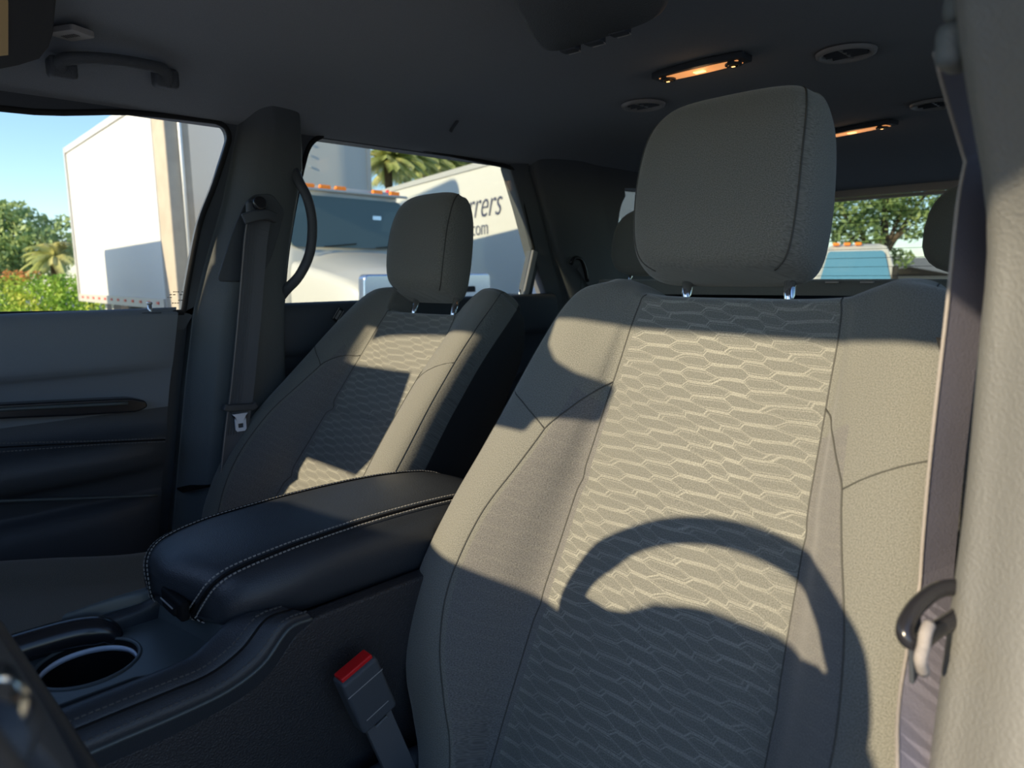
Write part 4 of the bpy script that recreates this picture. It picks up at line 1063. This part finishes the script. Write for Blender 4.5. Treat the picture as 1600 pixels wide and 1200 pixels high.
mb = MB(); poly_prism(mb, pts, 1, -.86, -.84); mb.build('mirror_housing', 'softblack', mi, bevel=.003)
mb = MB(); mb.tube([(0, -.86, 1.46), (0, -.90, 1.54), (0, -1.0, 1.62)], .014, 10); mb.build('mirror_stem', 'softblack', mi, smooth=True)
exec_out = None

# ================================================================== OUTSIDE
def quadbox(mb, A, B, C_, D, z0, z1, m=0):
    v = [(*p[:2], z0) for p in (A, B, C_, D)]+[(*p[:2], z1) for p in (A, B, C_, D)]
    return mb.add(v, [(3, 2, 1, 0), (4, 5, 6, 7), (0, 1, 5, 4), (1, 2, 6, 5), (2, 3, 7, 6), (3, 0, 4, 7)], m)
# left trailer
A = Vector((-9.2, 2.55, 0)); dS = (Vector((-14.45, 2.76, 0))-A); LS = dS.length; dS.normalize(); dE = Vector((.22, .976, 0)).normalized()
D_ = A+dS*LS; B_ = A+dE*2.95; Cc = D_+dE*2.95
ZB, ZT = .92, 3.70
t1 = empty('box_trailer', (-12, 3.5, 0), 'tall white box trailer seen through front passenger window', 'trailer')
mb = MB(); quadbox(mb, A, B_, Cc, D_, ZB, ZT); body = mb.build('box_body', 'white', t1)
nS = Vector((dS.y, -dS.x, 0)); nS = nS if nS.y < 0 else -nS
def on_side(u, z, off=.012): return A+dS*u+nS*off+Vector((0, 0, z))
Rs = Matrix((dS, nS, Vector((0, 0, 1)))).transposed()
mb = MB(); mb.box(on_side(LS/2, ZB+.07), (LS, .03, .14), Rs); rl = mb.build('bottom_rail', 'trim', t1)
mb = MB(); mb.box(on_side(LS/2, ZT-.05), (LS, .03, .10), Rs); mb.build('top_rail', 'trim', t1)
for u in np.arange(.25, LS-.1, .42):
    mb = MB(); mb.box(on_side(u, ZB+.08, .032), (.09, .012, .035), Rs); mb.build('reflector', 'redlamp', rl)
mb = MB(); mb.box(on_side(LS-.05, (ZB+ZT)/2), (.08, .04, ZT-ZB), Rs); mb.build('corner_post', 'trim', t1)
for u in (4.4, 4.9):
    mb = MB(); mb.box(on_side(u, ZB/2, -.4), (.12, .12, ZB), Rs); mb.build('landing_leg', 'steelgrey', t1)
mb = MB(); mb.box(on_side(3.5, ZB-.12, -1.3), (6.6, 1.0, .22), Rs); mb.build('chassis', 'rubber', t1)
for u in (1.0, 2.1):
    c = on_side(u, .48, -.25); mb = MB(); mb.tube([c, c-nS*.35], .48, 28); mb.build('wheel', 'rubber', t1, bevel=.03)
# end marking
nE = Vector((dE.y, -dE.x, 0)); nE = nE if nE.x > 0 else -nE
Re = Matrix((dE, nE, Vector((0, 0, 1)))).transposed()
def on_end(u, z, off=.01): return A+dE*u+nE*off+Vector((0, 0, z))
mb = MB(); mb.box(on_end(2.93, (ZB+ZT)/2), (.06, .05, ZT-ZB), Re); mb.build('corner_post', 'tan', t1)
mb = MB(); mb.box(on_end(2.60, 3.42), (.34, .01, .07), Re); mk = mb.build('clearance_label', 'redlamp', t1)
mb = MB()
for k in range(9): mb.box(on_end(2.46+k*.036, 3.425, .018), (.022, .004, .035), Re)
mb.build('label_print', 'white', mk)
for k in range(4): mb = MB(); mb.box(on_end(2.05, 3.4-k*.16), (.03, .012, .03), Re); mb.build('rivet', 'steelgrey', t1)

# square concrete post with conduit
pc_ = far(284, 9.0)
cp = empty('utility_post', pc_, 'tan square concrete post in front of the white trailer', 'post')
mb = MB(); mb.box((pc_.x, pc_.y, 3), (.42, .30, 6)); mb.build('shaft', 'concrete', cp, bevel=.02)
mb = MB(); mb.tube([(pc_.x+.235, pc_.y+.03, 0), (pc_.x+.235, pc_.y+.03, 5.9)], .022, 10); mb.build('conduit', 'steelgrey', cp, smooth=True)

# text trailer
E0 = Vector((-16.6, 10.95, 0)); E1 = Vector((-6.6, 8.68, 0)); dT = (E1-E0); LT = dT.length; dT.normalize(); nT = Vector((dT.y, -dT.x, 0)); nT = nT if nT.y < 0 else -nT
t2 = empty('lettered_trailer', (-11, 10.5, 0), 'white box trailer with dark italic lettering behind the passenger headrest', 'trailer')
mb = MB(); quadbox(mb, E0, E1, E1-nT*2.6, E0-nT*2.6, .95, 3.72); mb.build('box_body', 'white', t2)
Rt = Matrix((dT, nT, Vector((0, 0, 1)))).transposed()
def on_t(u, z, off=.012): return E0+dT*u+nT*off+Vector((0, 0, z))
mb = MB(); mb.box(on_t(LT/2, 3.66), (LT, .04, .12), Rt); mb.build('top_rail', 'trim', t2)
mb = MB(); mb.box(on_t(.95, 3.60, .04), (.16, .04, .12), Rt); mb.build('marker_lamp', 'redlamp', t2)
for px_, w_ in ((0, 0), (1, 0)):
    pass
for u in (2, 3.2):
    c = on_t(u, .48, -.25); mb = MB(); mb.tube([c, c-nT*.35], .48, 24); mb.build('wheel', 'rubber', t2, bevel=.03)
mb = MB(); mb.box(on_t(LT/2, .78, -1.3), (LT-.6, 1.0, .3), Rt); mb.build('chassis', 'rubber', t2)
def hit_t(px, py):
    r = Vector(ray(px, py)); o_ = Vector(CAM); k = (E0-o_).dot(nT)/r.dot(nT); p = o_+r*k; return (p-E0).dot(dT), p.z
def lettering(txt, px0, py0, px1, size_px, shear, name, m='letter'):
    u0, z0 = hit_t(px0, py0); u1, z1 = hit_t(px1, py0); _, zt = hit_t(px0, py0-size_px)
    cu = bpy.data.curves.new(name, 'FONT'); cu.body = txt; cu.size = 1; cu.shear = shear; cu.extrude = .004; cu.offset = -.012
    o = bpy.data.objects.new(name, cu); C.objects.link(o); bpy.context.view_layer.update()
    dg = bpy.context.evaluated_depsgraph_get(); me = bpy.data.meshes.new_from_object(o.evaluated_get(dg)); bpy.data.objects.remove(o)
    xs = [v.co.x for v in me.vertices]; ysv = [v.co.y for v in me.vertices]; w = max(xs)-min(xs); h = max(ysv)-min(0, 0)
    sxx = (u1-u0)/w; syy = (zt-z0)/h
    for v in me.vertices:
        p = on_t(u0+(v.co.x-min(xs))*sxx, z0+v.co.y*syy, .016+v.co.z*.5); v.co = p
    me.materials.clear(); me.update()
    return link(name, me, m, t2, False)
lettering('errers', 722, 344, 786, 26, .38, 'lettering')
lettering('.com', 735, 369, 763, 15, 0, 'small_lettering')

# medium truck facing the car, seen through the rear passenger window
wdv = Vector((-.05, 1, 0)).normalized(); nfv = Vector((1, .05, 0)).normalized()
TC = Vector((-6.77, 4.05, 0))
tk = empty('truck', TC, 'white truck cab with amber roof lamps seen behind the passenger seat', 'truck')
def tl_(w, f_, z): return TC+wdv*w*.93+nfv*f_+Vector((0, 0, z if z < 1.62 else 1.62+(z-1.62)*.86))
def tloft(sections, name, m, smooth=True, par=None, kr=4, kc=3):
    G = np.array([[tuple(tl_(*p)) for p in s] for s in sections]); 
    return grid_mesh(name, G, m, par or tk)
# cab shell: sections along the height
mb = MB()
def sec(z, f0, hw): return [(-hw, f0-1.2, z), (-hw, f0-.10, z), (-hw+.10, f0, z), (hw-.10, f0, z), (hw, f0-.10, z), (hw, f0-1.2, z)]
tloft([sec(.8, .0, 1.06), sec(1.62, .0, 1.06), sec(1.66, -.02, 1.06), sec(2.44, -.32, 1.0), sec(2.50, -.30, 1.0), sec(2.56, -.34, .99), sec(2.60, -.55, .90)], 'cab_shell', 'truckwhite')
n = 10
ws = []
def wpt(w, t): return tl_(w, .012-.30*t-.02*(w/1.0)**4*0, 1.675+.765*t)
pts2 = rounded([(-.99, .02), (.99, .02), (.93, .97), (-.93, .97)], .08)
v = [tuple(wpt(a, b)+nfv*.012) for a, b in pts2]+[tuple(wpt(a, b)-nfv*.02) for a, b in pts2]; m_ = len(pts2)
mb = MB(); mb.add(v, [tuple(range(m_)), tuple(range(2*m_-1, m_-1, -1))]+[(i, (i+1) % m_, m_+(i+1) % m_, m_+i) for i in range(m_)]); wsn = mb.build('windscreen', 'truckglass', tk)
mb = MB(); mb.box(wpt(.43, .60)+nfv*.016, (.13, .004, .07), Matrix((wdv, nfv, Vector((0, 0, 1)))).transposed()); mb.build('inspection_sticker', 'skychrome', wsn)
Rk = Matrix((wdv, nfv, Vector((0, 0, 1)))).transposed()
for w_ in (-.52, -.28, -.04, .56, .86):
    mb = MB(); mb.box(tl_(w_, -.29, 2.545), (.15, .05, .05), Rk); mb.build('marker_lamp', 'amber', tk, bevel=.012)
mb = MB(); mb.box(tl_(0, -.275, 2.50), (1.98, .06, .03), Rk); mb.build('sun_visor_lip', 'truckwhite', tk, bevel=.01)
# bonnet
hs_ = []
for f_, hw, zt, ze in ((.0, 1.02, 1.64, 1.40), (.3, 1.0, 1.58, 1.34), (.7, .96, 1.50, 1.26), (1.05, .90, 1.42, 1.16), (1.25, .84, 1.32, 1.02), (1.30, .80, 1.10, .9)):
    hs_.append([(-hw, f_, .6), (-hw, f_, ze), (-hw*.85, f_, ze+.13), (-hw*.45, f_, zt-.02), (0, f_, zt), (hw*.45, f_, zt-.02), (hw*.85, f_, ze+.13), (hw, f_, ze), (hw, f_, .6)])
G = np.array([cr(np.array([tuple(tl_(*p)) for p in s]), 4) for s in hs_]); G = cr(G, 4)
grid_mesh('bonnet', G, 'truckwhite', tk, close_ring=False)
mb = MB(); poly = rounded([(-1.02, .62), (1.02, .62), (.98, 1.36), (-.98, 1.36)], .06)
v = [tuple(tl_(a, 1.36, b)) for a, b in poly]+[tuple(tl_(a, 1.24, b)) for a, b in poly]; m_ = len(poly)
mb.add(v, [tuple(range(m_)), tuple(range(2*m_-1, m_-1, -1))]+[(i, (i+1) % m_, m_+(i+1) % m_, m_+i) for i in range(m_)]); gr = mb.build('grille_surround', 'skychrome', tk, bevel=.02)
for k in range(4):
    mb = MB(); mb.box(tl_(0, 1.365, 1.18-k*.13), (1.3, .02, .07), Rk); mb.build('grille_slot', 'dark', gr, bevel=.01)
for s in (-1, 1):
    mb = MB(); mb.box(tl_(s*.98, 1.0, .95), (.22, .3, .22), Rk); mb.build('headlamp', 'skychrome', tk, bevel=.04)
    if s > 0: mb = MB(); mb.box(tl_(s*1.22, .15, 1.95), (.22, .10, .55), Rk); mb.build('door_mirror', 'rubber', tk, bevel=.03)
    c = tl_(s*.92, .75, .48); mb = MB(); mb.tube([c-wdv*.14, c+wdv*.14], .48, 28); mb.build('wheel', 'rubber', tk, bevel=.03)
mb = MB(); mb.box(tl_(0, 1.32, .48), (2.1, .2, .28), Rk); mb.build('bumper', 'truckwhite', tk, bevel=.04)
mb = MB(); mb.box(tl_(0, -.3, .62), (.9, 2.6, .3), Rk); mb.build('chassis', 'rubber', tk)
for s in (-1, 1):
    c = tl_(s*.9, -1.1, .48); mb = MB(); mb.tube([c-wdv*.14, c+wdv*.14], .48, 28); mb.build('wheel', 'rubber', tk, bevel=.03)
# slender wiper
mb = MB(); mb.tube([wpt(.25, .03)+nfv*.03, wpt(.75, .10)+nfv*.03], .008, 6); mb.tube([wpt(-.55, .03)+nfv*.03, wpt(-.05, .10)+nfv*.03], .008, 6); mb.build('wiper', 'rubber', tk)

# unseen van added out of frame at left to cast shade on the trailer side
vn = empty('shade_van', (-10.8, -.6, 0), 'plain white panel van parked ahead of the white trailer', 'van')
mb = MB(); poly_prism(mb, rounded([(-12.48, .40), (-8.3, .40), (-8.1, 1.0), (-8.35, 1.35), (-8.95, 1.75), (-9.0, 2.68), (-12.48, 2.70)], .08), 1, -1.6, .38); mb.build('van_body', 'white', vn, bevel=.05)
for xx in (-11.7, -9.0):
    for yy in (-1.45, .22):
        mb = MB(); mb.tube([(xx, yy-.12, .36), (xx, yy+.12, .36)], .36, 24); mb.build('wheel', 'rubber', vn, bevel=.02)
mb = MB(); mb.add([(-8.32, -1.4, 1.40), (-8.32, .18, 1.40), (-8.90, .1, 1.76), (-8.90, -1.3, 1.76)], [(0, 1, 2, 3)]); mb.build('windscreen', 'truckglass', vn)

bb_ = empty('trailer_shade_board', (-16.2, .9, 0), 'tall blank sign board on two posts ahead of the white trailer', 'sign')  # board added above the view to cast shade on the lettered trailer
mb = MB(); poly_prism(mb, rounded([(-17.2, 5.0), (-12.35, 5.0), (-12.35, 6.95), (-17.2, 6.95)], [.05, .05, .45, .05], 8), 1, .85, .97); mb.build('board', 'white', bb_)
for xx in (-16.9, -16.1):
    mb = MB(); mb.tube([(xx, .92, 0), (xx, .92, 5.1)], .12, 12); mb.build('post', 'steelgrey', bb_, smooth=True)
# truck behind, seen through the tailgate glass
q0 = far(1338, 12.5)
hd = (Vector((CAM[0], CAM[1], 0))-q0).normalized(); sd2 = Vector((-hd.y, hd.x, 0)); sd2 = sd2 if sd2.x > 0 else -sd2
rt = empty('rear_truck', q0, 'white truck with blue windscreen seen through the tailgate glass', 'truck')
def r_(w, f_, z): return q0+sd2*w+hd*f_+Vector((0, 0, z))
Rr = Matrix((sd2, hd, Vector((0, 0, 1)))).transposed()
S_ = []
for z, f0, hw in ((.5, .1, .66), (1.10, .1, .68), (1.2, .05, .66), (1.70, -.20, .50), (1.78, -.24, .46), (1.83, -.4, .34)):
    S_.append([tuple(r_(w, f_, z)) for w, f_ in ((-hw-.1, -2), (-hw-.06, f0-.1), (-hw*.8, f0), (0, f0+.04), (hw*.8, f0), (hw, f0-.1), (hw+.02, -2))])
G = np.array([cr(np.array(s), 3) for s in S_])
grid_mesh('cab_shell', G, 'truckwhite', rt, close_ring=False)
mb = MB(); pl = rounded([(-.60, 1.12), (.56, 1.12), (.42, 1.70), (-.48, 1.70)], .06)
v = []
for dd in (.06, .03):
    v += [tuple(r_(a, .08-.25*(b-1.12)/.58+dd, b)) for a, b in pl]
m_ = len(pl); mb.add(v, [tuple(range(m_)), tuple(range(2*m_-1, m_-1, -1))]+[(i, (i+1) % m_, m_+(i+1) % m_, m_+i) for i in range(m_)]); mb.build('windscreen', 'blueglass', rt)
for w_ in (-.36, -.18, 0):
    mb = MB(); mb.box(r_(w_, -.22, 1.83), (.11, .08, .05), Rr); mb.build('marker_lamp', 'amber', rt, bevel=.01)
mb = MB(); mb.box(r_(.60, .1, 1.28), (.10, .05, .30), Rr); mb.build('door_mirror', 'rubber', rt, bevel=.02)
mb = MB(); mb.box(r_(0, .5, .75), (1.3, .9, .75), Rr); mb.build('bonnet', 'truckwhite', rt, bevel=.1, seg=3)
for s in (-1, 1):
    c = r_(s*.65, .4, .4); mb = MB(); mb.tube([c-sd2*.12, c+sd2*.12], .4, 20); mb.build('wheel', 'rubber', rt)

# building with a dark gable
bq = far(1420, 42); bd = (Vector((CAM[0], CAM[1], 0))-bq).normalized(); bs = Vector((-bd.y, bd.x, 0)); bs = bs if bs.x > 0 else -bs
bl = empty('house', bq, 'low grey roofed house far behind the tailgate glass', 'house')
Rb = Matrix((bs, bd, Vector((0, 0, 1)))).transposed()
mb = MB(); mb.box(bq+Vector((0, 0, .55)), (16, 6, 1.1), Rb); mb.build('wall', 'wallpale', bl)
def b_(w, f_, z): return bq+bs*w+bd*f_+Vector((0, 0, z))
mb = MB(); mb.add([b_(-8.4, 3.4, 1.05), b_(8.4, 3.4, 1.05), b_(7, 0, 2.1), b_(-7, 0, 2.1), b_(-8.4, -3.4, 1.05), b_(8.4, -3.4, 1.05)], [(0, 1, 2, 3), (3, 2, 5, 4), (0, 3, 4), (1, 5, 2), (0, 4, 5, 1)]); mb.build('roof', 'roofgrey', bl)
mb = MB(); mb.add([b_(-2.2, 3.9, 1.08), b_(2.2, 3.9, 1.08), b_(0, 3.9, 1.55), b_(-2.2, 2, 1.08), b_(2.2, 2, 1.08), b_(0, 1.6, 1.55)], [(0, 1, 2), (0, 2, 5, 3), (1, 4, 5, 2), (3, 5, 4), (0, 3, 4, 1)]); mb.build('gable', 'dark', bl)

# foliage
def leaves(blobs, n, size, up=.3):
    """leaf quads scattered through ellipsoids (centre, radii)"""
    wts = np.array([b[1][0]*b[1][1]*b[1][2] for b in blobs])**(2/3); wts /= wts.sum(); cnt = rng.multinomial(n, wts); V = []; 
    for (c, r), k in zip(blobs, cnt):
        d = rng.normal(size=(k, 3)); d /= np.linalg.norm(d, axis=1)[:, None]; rad = rng.uniform(.35, 1.0, (k, 1))**.5
        p = np.array(c)+d*rad*np.array(r)
        a = rng.normal(size=(k, 3)); a /= np.linalg.norm(a, axis=1)[:, None]; b = np.cross(a, rng.normal(size=(k, 3))); b /= np.linalg.norm(b, axis=1)[:, None]
        s = size*rng.uniform(.6, 1.3, (k, 1))
        V.append(np.stack([p-a*s, p-b*s*.45, p+a*s, p+b*s*.45], 1))
    V = np.concatenate(V).reshape(-1, 3); F = [(4*i, 4*i+1, 4*i+2, 4*i+3) for i in range(len(V)//4)]
    return V.tolist(), F
def tree(name, base, h, blobs, n, size, label, m='leaf', trunk_r=.2, group=None, cat='tree'):
    t = empty(name, base, label, cat, group)
    mb = MB(); mb.tube([base, base+Vector((.1, .1, h*.4)), base+Vector((0, .2, h*.75))], [trunk_r, trunk_r*.8, trunk_r*.4], 10); tr = mb.build('trunk', 'bark', t, smooth=True)
    mb = MB()
    for c, r in blobs[:8]:
        mb.tube([base+Vector((.05, .1, h*.35)), (Vector(c)+base)/2+Vector((0, 0, h*.2)), Vector(c)], [trunk_r*.5, trunk_r*.3, trunk_r*.1], 6)
    mb.build('branches', 'bark', t, smooth=True)
    v, f = leaves(blobs, n, size); mb = MB(); mb.add(v, f); me = bpy.data.meshes.new('leaves'); me.from_pydata(v, [], f); link('leaves', me, m, t, False); return t
def blobs_at(base, lst):
    return [((base.x+a, base.y+b, c), (r, r*1.0, rz)) for a, b, c, r, rz in lst]
lat = Vector((.702, .712, 0)); fwd = Vector((-.712, .702, 0))
def rel(base, a, b, c, r, rz): p = base+lat*a+fwd*b; return ((p.x, p.y, c), (r, r, rz))
b0 = far(15, 21)
tree('oak_tree', b0, 3.0, [rel(b0, *q) for q in [(-1.2, 0, 2.6, 1.3, 1.2), (.1, .2, 2.7, 1.1, 1.0), (.9, 0, 2.1, 1.0, .9), (-.2, -.5, 1.9, 1.4, .8), (1.5, .5, 2.5, .7, .75), (-2.3, 0, 2.7, 1.2, 1.3), (-.5, .2, 3.2, .8, .55)]], 9000, .10, 'green bushy tree left of the white trailer')
def palm(base, h, R_, nf_, label, group, lean=(0, 0)):
    t = empty('palm_tree', base, label, 'palm', group)
    top = base+Vector((lean[0], lean[1], h)); mb = MB(); mb.tube([base, base.lerp(top, .5)+Vector((.05, 0, 0)), top], [.16, .13, .12], 10); mb.build('trunk', 'bark', t, smooth=True)
    mb = MB()
    for i in range(nf_):
        az = i*2.399+rng.uniform(-.2, .2); el = rng.uniform(-.2, 1.3); L_ = R_*rng.uniform(.75, 1.1)
        d = Vector((math.cos(az)*math.cos(el), math.sin(az)*math.cos(el), math.sin(el))); pts = []
        for k in range(8):
            s = k/7; pts.append(top+d*L_*s+Vector((0, 0, -.55*L_*s*s)))
        for k in range(1, 8):
            tdir = (pts[k]-pts[k-1]).normalized(); sdv = tdir.cross(Vector((0, 0, 1))).normalized()
            for j in range(3):
                q = pts[k-1].lerp(pts[k], j/3)
                for s in (-1, 1):
                    tip = q+(sdv*s*.75+tdir*.65+Vector((0, 0, -.35))).normalized()*L_*.34*(1-.5*abs(k/7-.45))
                    w = tdir*.035*R_; mb.add([q-w, q+w, tip+Vector((0, 0, .0))], [(0, 1, 2)])
    mb.build('fronds', 'palmleaf', t)
palm(far(88, 19.5), 1.95, .95, 34, 'small palm between the green tree and white trailer', 'palms')
for k, (px_, d, z, R_) in enumerate([(612, 22, 4.8, 1.25), (640, 27, 5.6, 1.6), (668, 32, 6.3, 1.85), (694, 37, 6.9, 2.1), (722, 42, 7.4, 2.4)]):
    palm(far(px_, d), z, R_, 44, ['leftmost palm top above the lettered trailer', 'second palm top from the left above the lettered trailer', 'middle palm top above the lettered trailer roof', 'fourth palm top from the left above the lettered trailer', 'rightmost palm top above the lettered trailer'][k], 'palms above the trailer')
# hedge
hb = far(30, 16.5)
v, f = leaves([rel(hb, a, 0, .75, .55, .72) for a in np.arange(-3, 1.9, .35)], 16000, .05)
me = bpy.data.meshes.new('hedge'); me.from_pydata(v, [], f); hg = link('hedge', me, 'hedgeleaf'); tag(hg, 'bright green hedge below the tree left of the white trailer', 'hedge', None, 'thing')
v, f = leaves([rel(hb, a, -.1, 1.42, .4, .13) for a in np.arange(-3, .2, .35)], 700, .05)
me = bpy.data.meshes.new('red_tips'); me.from_pydata(v, [], f); link('red_tips', me, 'tipleaf', hg, False)
# trees seen through the tailgate glass
b1 = far(1372, 24)
tree('oak_tree', b1, 5.0, [rel(b1, *q) for q in [(-1.6, 0, 3.5, 1.4, 1.1), (-.3, .3, 3.8, 1.5, 1.1), (1.0, 0, 3.9, 1.2, 1.0), (-1.0, -.4, 2.5, .9, .6), (1.1, 0, 2.9, .7, .6), (-3.0, 0, 3.6, 1.5, 1.4), (.2, 0, 5.2, 2.2, 1.0), (2.2, 0, 4.9, 1.6, 1.0), (.7, .1, 1.75, .55, .35)]], 12000, .10, 'large oak tree seen through the tailgate glass')
b2 = far(1560, 30)
tree('oak_tree', b2, 5.0, [rel(b2, *q) for q in [(-1.6, 0, 3.5, 1.6, 1.3), (1.3, .3, 3.8, 1.8, 1.6)]], 3000, .14, 'smaller oak tree at far right behind the pillar')
print('scene built', len(bpy.data.objects))
